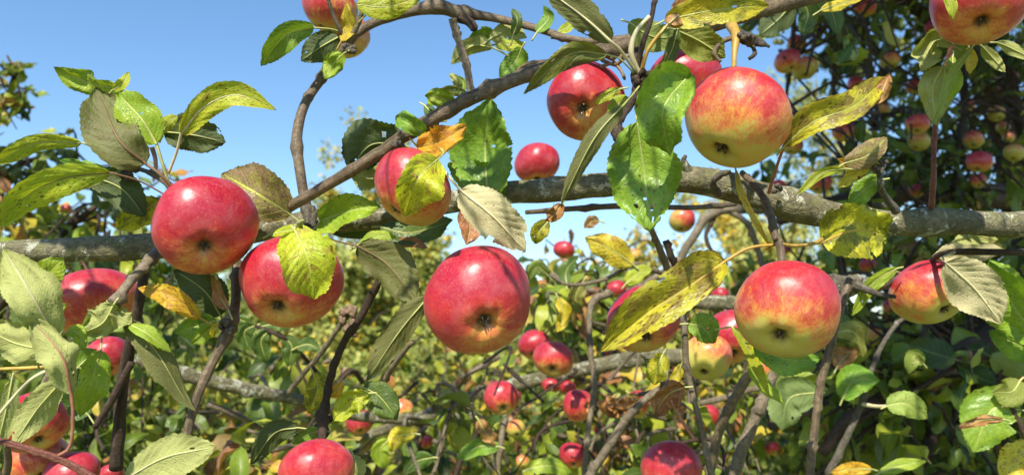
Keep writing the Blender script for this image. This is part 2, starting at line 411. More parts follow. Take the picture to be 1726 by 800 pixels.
def apple_mat():
    N = NT('apple_skin')
    tc = N.n('ShaderNodeTexCoord').outputs['Object']
    nrm = N.n('ShaderNodeVectorMath', {0: tc}, operation='NORMALIZE').outputs[0]
    sp = N.n('ShaderNodeSeparateXYZ', {0: nrm})
    x, y, z = sp.outputs
    rho = N.math('MAXIMUM', N.math('SQRT', N.math('ADD', N.math('MULTIPLY', x, x), N.math('MULTIPLY', y, y))), 0.04)
    seed = N.n('ShaderNodeAttribute', None, attribute_type='OBJECT', attribute_name='seed').outputs['Fac']
    bias = N.n('ShaderNodeAttribute', None, attribute_type='OBJECT', attribute_name='blush').outputs['Fac']
    rd = N.n('ShaderNodeAttribute', None, attribute_type='OBJECT', attribute_name='sunny_side').outputs['Vector']
    lenk = N.n('ShaderNodeAttribute', None, attribute_type='OBJECT', attribute_name='ripe').outputs['Fac']
    svec = N.xyz(N.math('ADD', N.math('DIVIDE', x, rho), seed), N.math('DIVIDE', y, rho), N.math('MULTIPLY', z, 0.30))
    streak = N.noise(svec, 6.5, 4.0, 0.66)
    streak2 = N.noise(svec, 34.0, 4.0, 0.75)
    blot = N.noise(N.n('ShaderNodeVectorMath', {0: nrm, 1: N.xyz(seed, seed, 0.0)}, operation='ADD').outputs[0], 1.7, 4.0, 0.6)
    dp = N.n('ShaderNodeVectorMath', {0: nrm, 1: rd}, operation='DOT_PRODUCT').outputs['Value']
    f = N.math('ADD', N.math('MULTIPLY', dp, 0.50), N.math('ADD', bias, 0.10))
    f = N.math('ADD', f, N.math('MULTIPLY', N.math('SUBTRACT', blot, 0.5), 1.25))
    f = N.math('ADD', f, N.math('MULTIPLY', N.math('SUBTRACT', streak, 0.5), 0.60))
    f = N.math('ADD', f, N.math('MULTIPLY', N.math('SUBTRACT', streak2, 0.5), 0.70))
    # pale ground colour shows around the calyx (z is the stem end)
    f = N.math('SUBTRACT', f, N.step(z, -0.70, -1.0, 0.0, 0.30))
    fleck = N.noise(N.n('ShaderNodeVectorMath', {0: nrm, 1: (1.0, 1.0, .55)}, operation='MULTIPLY').outputs[0], 26.0, 6.0, 0.8)
    mott = N.noise(nrm, 9.0, 5.0, 0.75, 0.6)
    f = N.math('ADD', f, N.math('ADD', N.math('MULTIPLY', N.math('SUBTRACT', fleck, 0.5), 0.9), N.math('MULTIPLY', N.math('SUBTRACT', mott, 0.5), 0.6)))
    green = N.mix(lenk, (0.46, 0.47, 0.085), (0.66, 0.47, 0.095))
    c1 = N.mix(N.step(f, -0.25, 0.18), green, (0.68, 0.24, 0.060))
    c2 = N.mix(N.step(f, 0.02, 0.50), c1, (0.49, 0.028, 0.034))
    c3 = N.mix(N.step(f, 0.40, 0.90), c2, (0.36, 0.006, 0.028))
    c3 = N.mix(N.math('MULTIPLY', N.step(fleck, 0.50, 0.70), 0.50), c3, (0.66, 0.20, 0.10))
    vo = N.n('ShaderNodeTexVoronoi', {'Vector': nrm, 'Scale': 15.0}).outputs['Distance']
    c4 = N.mix(N.math('MULTIPLY', N.step(vo, 0.10, 0.05), 0.60), c3, (0.72, 0.50, 0.28))
    scar = N.noise(N.n('ShaderNodeVectorMath', {0: nrm, 1: N.xyz(0.0, seed, seed)}, operation='ADD').outputs[0], 6.0, 6.0, 0.82, 1.2)
    c5 = N.mix(N.math('MULTIPLY', N.step(scar, 0.63, 0.69), 0.65), c4, (0.27, 0.13, 0.05))
    sc2 = N.n('ShaderNodeTexVoronoi', {'Vector': N.n('ShaderNodeVectorMath', {0: nrm, 1: N.xyz(seed, 0.0, seed)}, operation='ADD').outputs[0], 'Scale': 3.6}).outputs['Distance']
    c5 = N.mix(N.math('MULTIPLY', N.step(N.math('ADD', sc2, N.math('MULTIPLY', fleck, .06)), 0.085, 0.055), 0.7), c5, (0.10, 0.055, 0.03))
    bloom = N.noise(nrm, 2.6, 4.0, 0.6, 0.5)
    c5 = N.mix(N.math('MULTIPLY', N.step(bloom, 0.42, 0.70), 0.07), c5, (0.72, 0.50, 0.48))
    # russet in the calyx basin and stem cavity, darkened further as painted shade
    c6 = N.mix(N.math('MULTIPLY', N.step(rho, 0.30, 0.12), 0.85), c5, (0.15, 0.10, 0.035))
    bn = N.noise(nrm, 60.0, 3.0, 0.6)
    bl = N.noise(nrm, 4.0, 2.0, 0.5)
    bmp = N.n('ShaderNodeBump', {'Strength': 0.28, 'Distance': 0.0007, 'Height': N.math('ADD', N.math('MULTIPLY', bn, 0.4), N.math('MULTIPLY', bl, 2.4))}).outputs[0]
    pb = N.n('ShaderNodeBsdfPrincipled', {'Base Color': c6, 'Roughness': N.math('ADD', N.step(bn, 0.2, 0.8, 0.30, 0.40), N.math('MULTIPLY', N.step(bloom, 0.42, 0.7), 0.12)), 'Specular IOR Level': 0.62,
             'Subsurface Weight': 0.06, 'Subsurface Radius': (0.02, 0.006, 0.003), 'Subsurface Scale': 0.3,
             'Sheen Weight': 0.04, 'Sheen Roughness': 0.4, 'Sheen Tint': (1.0, 0.85, 0.85), 'Normal': bmp})
    N.n('ShaderNodeOutputMaterial', {0: pb.outputs[0]})
    return N.m
APPLE = apple_mat()

# ------------------------------------------------------------------ leaf builder (near leaves)
def leaf_profile(v):
    # ovate outline: rounded base, widest a bit below the middle, pointed tip
    return (math.sin(math.pi * v ** 0.80) ** 0.62) * (1.0 if v < 0.8 else 1 - 0.35 * ((v - 0.8) / 0.2) ** 1.5)

def leaf(parent, pts, d, hw, mat='green', dd=0.0, arch=0.0, roll=0.0, fold=15.0, curl=20.0, twist=0.0, wave=0.5, under=False,
         stalk=None, stalk_mat='green', stalk_r=1.4, label=None, wl=1.0, wr=1.0, holes=(), seed=None, serr=1.0, quilt=1.0):
    """pts: photo positions along the midrib, base first; hw: half width in photo pixels as it shows"""
    seed = seed if seed is not None else int(pts[0][0] * 7 + pts[0][1] * 3)
    R = random.Random(seed)
    nv, nu = 40, 8
    twist += R.uniform(-16, 16); curl += R.uniform(-14, 14); arch += R.uniform(-.005, .005); wave *= 1.5
    np_ = len(pts)
    rows = []
    for i, p in enumerate(pts):
        t = i / (np_ - 1)
        dep = (p[2] if len(p) > 2 else d + dd * t) + arch * math.sin(math.pi * t)
        w = P(p[0], p[1], dep)
        rows.append((w.x, w.y, w.z))
    path = [Vector(r) for r in catmull(rows, nv)]
    L = sum((path[i + 1] - path[i]).length for i in range(nv))
    H = hw * d / FPX / max(0.35, math.cos(math.radians(roll)))
    verts, faces, uvs = [], [], []
    ph = R.uniform(0, 6.28)
    wl *= R.uniform(.90, 1.08); wr *= R.uniform(.90, 1.08)
    holes = list(holes)
    if R.random() < .45:
        for _ in range(R.randint(1, 3)):
            holes.append((R.choice((-1, 1)) * R.uniform(.75, 1.05), R.uniform(.2, .95), R.uniform(.7, 1.5)))
    if R.random() < .4: holes.append((R.uniform(-.7, .7), R.uniform(.3, .9), R.uniform(.5, .75)))
    tipb = R.uniform(-.10, .22) * L
    frames = []
    for i in range(nv + 1):
        v = i / nv
        t = (path[min(i + 1, nv)] - path[max(i - 1, 0)]).normalized()
        c = (CAM - path[i]).normalized()
        s0 = t.cross(c).normalized()
        n0 = s0.cross(t).normalized()
        ra = math.radians(roll + twist * (v - 0.5))
        s = s0 * math.cos(ra) + n0 * math.sin(ra)
        n = n0 * math.cos(ra) - s0 * math.sin(ra)
        if under: n_up = -n
        else: n_up = n
        frames.append((path[i], s, n_up, t))
        w = max(leaf_profile(v), 0.0) * H
        saw = 0.0
        if serr and 0.04 < v < 0.985:
            saw = (((v * 19 + .6 * mnoise.noise(Vector((v * 6, seed, 1)))) % 1.0) - 0.5) * 0.085 * serr * H
        for k in range(-nu, nu + 1):
            u = k / nu
            a = abs(u)
            sc = wl if u < 0 else wr
            ww = w * sc * (1 + 0.04 * math.sin(v * 9 + ph + (2 if u < 0 else 0)) + 0.16 * mnoise.noise(Vector((v * 3.2, seed * .71, 3 if u < 0 else 9))))
            if a > 0.99: ww += saw
            # cross section: folded along the midrib, then curling
            fa = math.radians(fold)
            ca = math.radians(curl)
            ang = fa - ca * a
            x = a * ww * math.cos(fa - ca * a * 0.5)
            h = a * ww * math.sin(fa - ca * a * 0.5)
            h += wave * 0.17 * H * a * a * math.sin(v * 11 + ph + (1.3 if u < 0 else 0)) * min(1, 4 * v, 4 * (1 - v))
            h += wave * 0.30 * H * a * mnoise.noise(Vector((v * 4 + seed, u * 2, seed * 0.37)))
            sv = (v * 9 - a ** 0.85 * 2.6 + (0.42 if u > 0 else 0))
            h += quilt * 0.042 * H * math.sin(2 * math.pi * sv) * min(1, 3 * a) * (1 - a * 0.5)
            verts.append(path[i] - n_up * (tipb * max(0, v - .72) ** 2 * 4) + s * (math.copysign(x, u) if k else 0.0) + n_up * h + t * (0.10 * a * a * w if 0.1 < v < .9 else 0))
            uvs.append((0.5 + 0.5 * u, v))
    m = 2 * nu + 1
    for i in range(nv):
        for k in range(m - 1):
            cu = (k + 0.5) / (m - 1) * 2 - 1; cv = (i + 0.5) / nv
            if any(((cu - hu) / 0.10) ** 2 + ((cv - hv) / 0.028) ** 2 < hr * hr for hu, hv, hr in holes): continue
            q = (i * m + k, i * m + k + 1, (i + 1) * m + k + 1, (i + 1) * m + k)
            faces.append(q if not under else tuple(reversed(q)))
    # make sure the upper face looks along n_up
    me_n = (verts[faces[len(faces) // 2][1]] - verts[faces[len(faces) // 2][0]]).cross(verts[faces[len(faces) // 2][2]] - verts[faces[len(faces) // 2][1]])
    if me_n.dot(frames[nv // 2][2]) < 0:
        faces = [tuple(reversed(q)) for q in faces]
    lf = build('leaf', verts, faces, LM[mat], parent, path[0], uvs=uvs, label=label)
    # stalk with the raised midrib on the lower side
    sp = []
    if stalk:
        srows = []
        for p in stalk:
            w = P(p[0], p[1], p[2] if len(p) > 2 else d)
            srows.append((w.x, w.y, w.z))
        srows.append(tuple(path[0]))
        sp = [Vector(r) for r in catmull(srows, 10)]
    else:
        back = (path[0] - path[3]).normalized()
        sp = [path[0] + back * 0.007 * (1 - q / 4) + Vector((0, 0, -0.002)) * (1 - q / 4) for q in range(5)]
    r0 = stalk_r * d / FPX
    rad = [r0 * 1.15] * len(sp)
    for i in range(2, nv - 2, 2):
        sp.append(frames[i][0] - frames[i][2] * (r0 * 0.25 + tipb * max(0, i / nv - .72) ** 2 * 4))
        rad.append(r0 * (0.95 * (1 - i / nv) + 0.15))
    tv, tf, tu = tube_geo(sp, rad, 6)
    build('stalk', tv, tf, STALK[stalk_mat], lf, sp[0])
    return lf

# ------------------------------------------------------------------ apples
def apple_geo(nseg, nring, seed):
    R = random.Random(seed)
    p1, p2 = R.uniform(0, 6.28), R.uniform(0, 6.28)
    lop = R.uniform(0.06, 0.13) * R.choice((-1, 1))
    verts, faces = [], []
    for i in range(nring + 1):
        th = math.pi * i / nring
        th = th - 0.22 * math.sin(2 * th) * 0.5      # more rings near the ends
        st, ct = math.sin(th), math.cos(th)
        x = st * (1 + 0.06 * ct)
        z = 0.90 * ct - 0.34 * math.exp(-(th / 0.33) ** 2) + 0.25 * math.exp(-((math.pi - th) / 0.25) ** 2)
        w = math.exp(-((math.pi - th) / 0.62) ** 2)
        for k in range(nseg):
            ph = 2 * math.pi * k / nseg
            r = x * (1 + 0.030 * math.sin(ph + p1) * st + 0.030 * math.cos(2 * ph + p2) * st + 0.085 * mnoise.noise(Vector((math.cos(ph) * st * 1.1, math.sin(ph) * st * 1.1, ct * 1.1 + seed * 5))) + 0.022 * w * math.cos(5 * ph + p1) * min(1, (math.pi - th) / 0.2))
            zz = z + lop * math.sin(ph + p2) * x + 0.014 * w * math.cos(5 * ph + p1) * min(1, (math.pi - th) / 0.15)
            verts.append((r * math.cos(ph), r * math.sin(ph), zz))
    for i in range(nring):
        for k in range(nseg):
            k2 = (k + 1) % nseg
            faces.append((i * nseg + k, (i + 1) * nseg + k, (i + 1) * nseg + k2, i * nseg + k2))
    return verts, faces
AP_HI = [mesh_from('apple', *apple_geo(56, 44, s), APPLE) for s in range(5)]
AP_LO = [mesh_from('apple', *apple_geo(24, 20, s + 9), APPLE) for s in range(4)]

def calyx_mesh(hi):
    v, f = [], []
    R = random.Random(4)
    # dark plug
    n = 10
    for k in range(n):
        a = 2 * math.pi * k / n
        v.append((0.085 * math.cos(a), 0.085 * math.sin(a), -0.690))
    v.append((0, 0, -0.672)); f += [(k, (k + 1) % n, n) for k in range(n)]
    for k in range(5):
        a = 2 * math.pi * k / 5 + R.uniform(-.2, .2)
        rows = 4
        b0 = len(v)
        for j in range(rows + 1):
            t = j / rows
            rr = 0.075 + 0.07 * math.sin(t * 2.2) - 0.05 * t * t
            zz = -0.68 - 0.13 * t - 0.02 * math.sin(t * 5 + k)
            wd = 0.036 * (1 - t) ** 0.6 + 0.004
            ca, sa = math.cos(a), math.sin(a)
            v.append((rr * ca - wd * sa, rr * sa + wd * ca, zz))
            v.append(((rr + .012) * ca, (rr + .012) * sa, zz + 0.008))
            v.append((rr * ca + wd * sa, rr * sa - wd * ca, zz))
        for j in range(rows):
            q = b0 + 3 * j
            f += [(q, q + 1, q + 4, q + 3), (q + 1, q + 2, q + 5, q + 4)]
    if hi:
        for k in range(7):
            a = R.uniform(0, 6.28); b0 = len(v)
            r1, r2 = 0.02, R.uniform(0.02, 0.06)
            for j, (rr, zz) in enumerate(((r1, -0.69), (r2, -0.80))):
                for q in range(3):
                    qa = q * 2.09
                    v.append((rr * math.cos(a) + 0.007 * math.cos(qa), rr * math.sin(a) + 0.007 * math.sin(qa), zz))
            f += [(b0, b0 + 1, b0 + 4, b0 + 3), (b0 + 1, b0 + 2, b0 + 5, b0 + 4), (b0 + 2, b0, b0 + 3, b0 + 5)]
    me = mesh_from('calyx', v, f, CALYX)
    me.materials.append(SEPAL)
    for i, p in enumerate(me.polygons):
        if i >= n: p.material_index = 1
    return me
CX_HI, CX_LO = calyx_mesh(True), calyx_mesh(False)
def stem_mesh(bend):
    path = [Vector((bend * 0.005 * q * q, bend * 0.003 * q * q, 0.50 + 0.115 * q)) for q in range(8)]
    v, f, u = tube_geo(path, [0.040, .036, .032, .031, .032, .036, .045, .06], 8, 0.1, 6)
    return mesh_from('stem', v, f, STALK['brown'], uvs=u)
STEMS = [stem_mesh(b) for b in (0.3, 1.0, -0.8)]
APPLES = []
APOS = []
def apple(x, y, r, d, label, cx=(0.05, 0.62), bias=0.25, side=None, ripe=0.5, stem=True, group=None, away=False, hi=None, flat=None):
    i = len(APPLES)
    hi = r >= 26 if hi is None else hi
    me = (AP_HI[i % 5] if hi else AP_LO[i % 4])
    rm = r * d / FPX
    APOS.append((x, y, r, d))
    c = P(x, y, d)
    toc = (CAM - c).normalized()
    rt = toc.cross(Vector((0, 0, 1))).normalized() * -1
    if rt.x < 0: rt = -rt
    up = toc.cross(rt) * -1
    if up.z < 0: up = -up
    q = max(0.0, 1 - cx[0] ** 2 - cx[1] ** 2) ** 0.5
    down = (rt * cx[0] - up * cx[1] + toc * (q if not away else -q)).normalized()
    quat = (-down).to_track_quat('Z', 'Y')
    o = bpy.data.objects.new('apple', me)
    link(o)
    o.location = c
    o.rotation_euler = (quat @ Matrix.Rotation(i * 1.31, 3, 'Z').to_quaternion()).to_euler()
    o.scale = (rm, rm, rm * (flat or (.93 + .07 * ((i * 37) % 10) / 10)))
    o['label'] = label; o['category'] = 'apple'
    if group: o['group'] = group
    sd = Vector(side) if side else Vector((-0.15, -0.45, 0.85))
    R = (quat @ Matrix.Rotation(i * 1.31, 3, 'Z').to_quaternion()).to_matrix()
    lsd = (R.transposed() @ sd.normalized())
    o['sunny_side'] = [float(t) for t in lsd]
    o['blush'] = float(bias); o['seed'] = float((i * 7.13) % 20); o['ripe'] = float(ripe)
    c1 = bpy.data.objects.new('calyx', CX_HI if hi else CX_LO); link(c1, o)
    k1 = .72 + .42 * ((i * 53) % 17) / 17; c1.scale = (k1, k1 * .9, 1.0); c1.rotation_euler = (0, 0, i * 2.1)
    if stem:
        s1 = bpy.data.objects.new('stem', STEMS[i % 3]); link(s1, o)
    APPLES.append(o)
    return o
# ================================================================== near branches
# ---- the thick limb across the picture
B = thing('apple_branch', 'thick grey limb running across the whole picture behind the big red apples', 'branch', P(1400, 345, .66))
wood('limb', [(2150, 330, 30, .72), (1900, 365, 26, .68), (1726, 378, 22, .66), (1600, 374, 21, .65), (1490, 376, 21, .65), (1400, 362, 22, .65), (1300, 335, 23, .65), (1200, 308, 24, .655),
     (1110, 303, 21, .66), (1020, 311, 20.5, .66), (930, 320, 20, .665), (862, 324, 19.5, .67), (760, 340, 19, .675), (640, 364, 19, .68), (540, 370, 18, .68), (440, 388, 19, .675),
     (330, 408, 21, .67), (200, 418, 22, .665), (100, 422, 20, .66), (0, 425, 18, .66), (-120, 440, 17, .66)], BARK['limb'], B, n=150, sides=20, rough=.10, freq=45,
     knots=((.30, .22, .012), (.345, .18, .01), (.395, .28, .014), (.56, .14, .01), (.72, .2, .012), (.22, .16, .008)), seed=3)
rr = random.Random(11)
def spur(parent, x, y, d, n=4, size=9, mat=None, spread=16):
    for k in range(n):
        a = rr.uniform(0, 6.28)
        x2, y2 = x + math.cos(a) * rr.uniform(.3, 1) * spread, y + math.sin(a) * rr.uniform(.3, 1) * spread
        xm, ym = (x + x2) / 2 + rr.uniform(-3, 3), (y + y2) / 2 + rr.uniform(-3, 3)
        wood('bud', [(x, y, size * .6, d), (xm, ym, size * .5, d - .004), (x2, y2, size * .7, d - .006), (x2 + 2, y2 + 3, size * .2, d - .007)],
             mat or BARK['old'], parent, n=9, sides=7, rough=.5, freq=160, seed=int(x + k))
wood('spur', [(1165, 300, 13, .655), (1156, 282, 8, .65), (1152, 270, 5, .648), (1156, 262, 3, .646)], BARK['limb'], B, rough=.3, seed=4)
wood('spur', [(1210, 328, 8, .642), (1203, 308, 6, .632), (1214, 294, 5, .628), (1232, 289, 3.5, .625)], BARK['old'], B, rough=.6, freq=140, seed=5)
spur(B, 1315, 318, .63, 2, 8)
leaf(B, [(1385, 408), (1440, 388), (1497, 396)], .615, 56, 'dusk', arch=-.01, roll=8, fold=6, curl=-25, stalk=[(1322, 412, .63), (1350, 414, .62)], stalk_mat='yellow', stalk_r=2.2, label='round yellow leaf with dark green blotches', wl=.95, wr=1.0)
leaf(B, [(540, 372), (590, 355), (640, 345)], .645, 34, 'fresh', dd=-.02, arch=-.012, roll=20, fold=22, curl=-20, stalk=[(520, 388), (530, 385)], wl=.75, wr=1.1, label='bright green leaf with a brown scar in front of the limb')
leaf(B, [(490, 362), (432, 325), (374, 292)], .635, 44, 'purple', arch=-.012, roll=-6, fold=8, curl=-22, wl=1.0, wr=.95, stalk=[(508, 376)], label='purplish brown leaf with yellow veins')
leaf(B, [(790, 350, .64), (792, 385, .63), (786, 412, .625)], .63, 22, 'brown', roll=10, fold=30, label='rusty brown leaf hanging from the limb')
leaf(B, [(945, 345, .65), (935, 360, .645), (915, 372, .64)], .645, 14, 'brown', roll=10, fold=35, wave=2.5, label='small curled red brown dry leaf')
leaf(B, [(925, 372, .66), (908, 392, .66), (903, 412, .66)], .66, 15, 'dusk', roll=10, fold=20)
wood('twig', [(886, 358, 4, .72), (960, 352, 5, .73), (1060, 347, 5, .74), (1160, 350, 4.5, .76), (1240, 344, 4, .8)], BARK['brown'], B, rough=.15, nodes=5, seed=8)
leaf(B, [(655, 385, .70), (600, 388, .69), (560, 395, .68)], .69, 14, 'dark', roll=10, under=True)
leaf(B, [(640, 382, .66), (690, 392, .66), (765, 372, .65)], .66, 24, 'dark', roll=25, fold=15, under=False)
leaf(B, [(660, 412, .66), (690, 408, .65), (722, 418, .64)], .65, 10, 'brown', roll=10, fold=25)
leaf(B, [(455, 395, .63), (500, 388, .62), (545, 400, .61)], .62, 10, 'mottle', roll=30, fold=15)

# ---- slanting branch in front of it
B = thing('apple_branch', 'slender brown branch slanting up from the thick limb to the upper right', 'branch', P(490, 350, .62))
wood('limb', [(482, 352, 9.5, .64), (520, 330, 9.5, .625), (600, 283, 10, .61), (700, 217, 11, .60), (800, 163, 11.5, .60), (900, 122, 12.5, .61), (1000, 90, 13.5, .625), (1080, 70, 15, .64),
     (1180, 45, 15, .65), (1260, 22, 15, .66), (1340, 0, 15, .67), (1450, -30, 16, .69)], BARK['brown'], B, n=90, sides=14, rough=.07, freq=70, nodes=8, seed=21,
     knots=((.24, .35, .012), (.13, .2, .008), (.36, .35, .010), (.30, .2, .008), (.47, .2, .008)))
spur(B, 800, 164, .60, 1, 7, spread=9); spur(B, 666, 240, .60, 2, 7, spread=9)
leaf(B, [(703, 247), (748, 236), (786, 212)], .585, 25, 'orange', dd=-.01, arch=-.014, roll=12, fold=12, curl=-35, wave=1.3, stalk=[(690, 232), (697, 240)], stalk_mat='yellow', wl=.95, wr=1.05, label='orange and yellow leaf above the half covered apple')
leaf(B, [(714, 224), (690, 210), (664, 196)], .59, 19, 'green', arch=-.008, roll=-10, fold=32, curl=10, wave=1.0, stalk=[(705, 233)], label='small bright green folded leaf on the slanting branch')
leaf(B, [(765, 170), (742, 165), (716, 162)], .60, 17, 'fresh', arch=-.006, roll=10, fold=25, curl=0, wave=1.8, label='curly lime green leaf beside the slanting branch')
leaf(B, [(716, 178), (728, 190), (741, 194)], .61, 9, 'dark', roll=0, fold=10)
leaf(B, [(740, 205), (725, 212), (708, 232)], .62, 12, 'dark', roll=10, under=True)
leaf(B, [(822, 335), (818, 250), (826, 166)], .64, 66, 'green', dd=.0, arch=.01, roll=10, fold=12, curl=-18, wl=.95, wr=.75, stalk=[(795, 335, .65)], seed=5, label='large bright green leaf above the beige leaf')
leaf(B, [(850, 330, .66), (800, 300, .66), (755, 275, .66)], .66, 34, 'green', roll=35, fold=10, under=False)
leaf(B, [(738, 268), (705, 300), (681, 364)], .53, 40, 'mottle', arch=-.016, roll=4, fold=10, curl=-16, wl=1.15, wr=.75, stalk=[(742, 250, .56), (748, 258, .545)], label='lime green leaf with brown mottling lying over the apple')
leaf(B, [(776, 320), (832, 366), (886, 424)], .55, 40, 'beige', dd=.0, arch=-.012, roll=-8, fold=10, curl=14, under=True, stalk=[(740, 275, .555), (757, 298, .55)], stalk_mat='pale', stalk_r=2.0, wl=1.0, wr=.95, label='beige leaf showing its veined underside')
leaf(B, [(684, 246), (626, 244), (588, 288)], .625, 44, 'dark', arch=.0, roll=20, fold=18, curl=25, under=True, wave=1.5, holes=((.4, .3, 1.0), (-.5, .5, 1.2), (-.2, .25, .7)), label='dark curled leaf with holes behind the slanting branch')
leaf(B, [(640, 300), (615, 300), (590, 285)], .635, 22, 'pale', roll=20, under=True, fold=30, wave=1.5)
wood('twig', [(1085, 62, 8, .64), (1000, 70, 6, .65), (930, 60, 6, .66)], BARK['brown'], B, nodes=2, seed=2)
wood('twig', [(1000, 88, 6, .62), (930, 104, 5, .64), (890, 108, 4, .66), (862, 128, 3, .67)], BARK['brown'], B, nodes=2, seed=7)
leaf(B, [(865, 60, .67), (872, 35, .67), (862, 14, .67)], .67, 9, 'dark', roll=10)
leaf(B, [(905, 55, .68), (925, 30, .68), (915, 10, .68)], .68, 11, 'green', roll=20)
leaf(B, [(940, 55, .68), (962, 42, .68), (955, 24, .68)], .68, 9, 'mottle', roll=20)

SLANT = B
# ---- arched branch
B = thing('apple_branch', 'thin branch rising from the limb and arching over to the right at the top', 'branch', P(515, 372, .69))
wood('limb', [(520, 380, 12, .68), (515, 345, 9.5, .675), (506, 290, 8.5, .68), (500, 235, 9, .69), (512, 180, 8, .70), (540, 135, 8, .71), (575, 85, 8, .71), (620, 44, 8, .71), (680, 22, 9, .71),
     (738, 12, 11, .71), (775, 22, 10, .71), (830, 30, 7, .70), (900, 47, 6.5, .69), (970, 70, 6, .67), (1040, 92, 6, .65)], BARK['brown'], B, n=100, sides=14, rough=.07, freq=80, nodes=7, seed=31,
     knots=((.16, .3, .012), (.60, .25, .02), (.665, .55, .018), (.33, .15, .01)))
wood('twig', [(775, 28, 9, .705), (792, 38, 8, .70), (800, 48, 7, .695), (803, 52, 2, .695)], BARK['dark'], B, rough=.4)
wood('twig', [(763, 32, 7, .70), (768, 55, 6, .70), (782, 95, 6, .69), (790, 130, 6, .685), (794, 165, 6, .68)], BARK['twig'], B, rough=.15, nodes=5, seed=12, knots=((.2, .3, .03), (.6, .3, .03)))
wood('spur', [(520, 350, 12, .66), (522, 372, 11, .655), (518, 388, 12, .65)], BARK['old'], B, rough=.5, freq=120)
spur(B, 512, 385, .65, 5, 9, BARK['old'])
leaf(B, [(528, 47), (482, 60), (440, 110)], .68, 22, 'green', arch=-.01, roll=15, fold=28, curl=5, stalk=[(590, 60, .70), (560, 50, .69)], label='green leaf pointing left beside the top apple')
leaf(B, [(572, 62), (540, 80), (508, 103)], .69, 24, 'dark', roll=-10, fold=18, under=True, label='dark shaded leaf under the top apple')
leaf(B, [(580, 90), (562, 108), (545, 133)], .675, 17, 'fresh', roll=0, fold=15, wave=1.4, label='small bright green leaf below the top apple')
leaf(B, [(600, 8), (650, 12), (712, -6)], .66, 20, 'lime', roll=10, fold=10, stalk=[(585, 75, .69), (603, 40, .675), (618, 22, .665)], label='yellow green leaf cut by the top edge')
leaf(B, [(575, 70, .68), (590, 45, .675), (582, 5, .67)], .675, 12, 'yellow', roll=40, fold=25, stalk_mat='yellow')
wood('twig', [(583, 78, 5, .69), (573, 50, 4, .68), (560, 20, 3.5, .675), (550, -10, 3, .67)], BARK['twig'], B)
wood('twig', [(578, 88, 6, .69), (592, 62, 5, .68), (606, 35, 4.5, .675), (615, -5, 4, .67)], BARK['twig'], B)
spur(B, 590, 80, .68, 5, 8, spread=14)
leaf(B, [(829, 80), (795, 78), (759, 108)], .70, 17, 'pale', roll=20, fold=22, under=True, stalk=[(858, 95), (842, 86)], label='pale underside leaf left of the hanging twig')
leaf(B, [(832, 62), (812, 58), (790, 80)], .71, 14, 'green', roll=15, fold=20)
leaf(B, [(826, 66), (858, 52), (888, 64)], .70, 15, 'pale', roll=10, fold=15, under=True)
leaf(B, [(880, 80), (868, 105), (842, 130)], .70, 20, 'green', roll=0, fold=16, label='mid green leaf below the arched branch')
leaf(B, [(835, 75), (862, 76), (885, 72)], .705, 10, 'lime', roll=30, fold=16)
leaf(B, [(772, 150), (768, 135), (757, 124)], .69, 8, 'pale', roll=10, fold=30, under=True)
leaf(B, [(788, 158), (765, 152), (742, 150)], .69, 9, 'olive', roll=20, fold=20)
leaf(B, [(775, 160), (782, 142), (774, 128)], .69, 7, 'green', roll=20, fold=25)

# ---- leafy shoot at the left, above the first big apple
B = thing('leafy_shoot', 'leafy shoot with green and grey brown leaves above the leftmost big red apple', 'leafy shoot', P(285, 318, .56))
wood('twig', [(300, 330, 7, .555), (285, 312, 6, .555), (262, 296, 5, .56), (235, 285, 4, .57), (200, 280, 5, .58), (190, 292, 4, .58)], BARK['brown'], B, rough=.3, nodes=3)
spur(B, 214, 288, .575, 5, 9, BARK['old'], spread=18)
spur(B, 296, 314, .55, 3, 6, STALK['brown'], spread=8)
leaf(B, [(246, 276), (200, 235), (164, 152)], .545, 50, 'olive', dd=.01, arch=-.012, roll=-5, fold=8, curl=20, under=True, stalk=[(290, 316, .55), (270, 294, .545)], stalk_mat='brown', stalk_r=2.4, wl=.95, wr=.9, label='big grey brown underside leaf at the top of the left shoot')
leaf(B, [(208, 150), (158, 142), (90, 113)], .56, 22, 'fresh', arch=.01, roll=25, fold=20, curl=-10, wave=1.6, label='bright green leaf with a curled tip, topmost of the left shoot')
leaf(B, [(190, 152), (208, 140), (217, 120)], .555, 9, 'lime', roll=15, fold=25)
leaf(B, [(264, 243), (238, 200), (196, 155)], .55, 34, 'fresh', arch=-.008, roll=6, fold=14, curl=-10, stalk=[(287, 316, .553), (275, 280, .55)], stalk_r=2.3, wl=.85, wr=1.05, label='bright yellow green leaf at the middle of the left shoot')
leaf(B, [(305, 226), (345, 180), (400, 160), (466, 184)], .54, 23, 'lime', arch=-.012, roll=8, fold=18, curl=0, twist=30, stalk=[(284, 292, .55), (298, 255, .545)], stalk_mat='pale', stalk_r=2.3, label='long spotted lime leaf arching to the right against the sky')
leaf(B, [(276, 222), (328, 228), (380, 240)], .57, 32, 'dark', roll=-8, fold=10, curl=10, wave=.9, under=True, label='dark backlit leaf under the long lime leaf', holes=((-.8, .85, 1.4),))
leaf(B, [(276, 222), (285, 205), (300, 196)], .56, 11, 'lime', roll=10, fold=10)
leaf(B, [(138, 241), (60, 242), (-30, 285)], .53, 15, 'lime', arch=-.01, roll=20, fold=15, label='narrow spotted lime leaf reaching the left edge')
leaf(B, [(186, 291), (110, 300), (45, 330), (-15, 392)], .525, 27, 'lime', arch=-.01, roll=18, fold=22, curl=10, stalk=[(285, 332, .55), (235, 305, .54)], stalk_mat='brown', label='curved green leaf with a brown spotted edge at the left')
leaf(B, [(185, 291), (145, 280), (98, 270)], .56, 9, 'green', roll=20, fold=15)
leaf(B, [(150, 296), (205, 318), (244, 364)], .57, 32, 'dark', roll=0, fold=12, curl=10, under=True, label='dark green backlit leaf hanging left of the big apple')
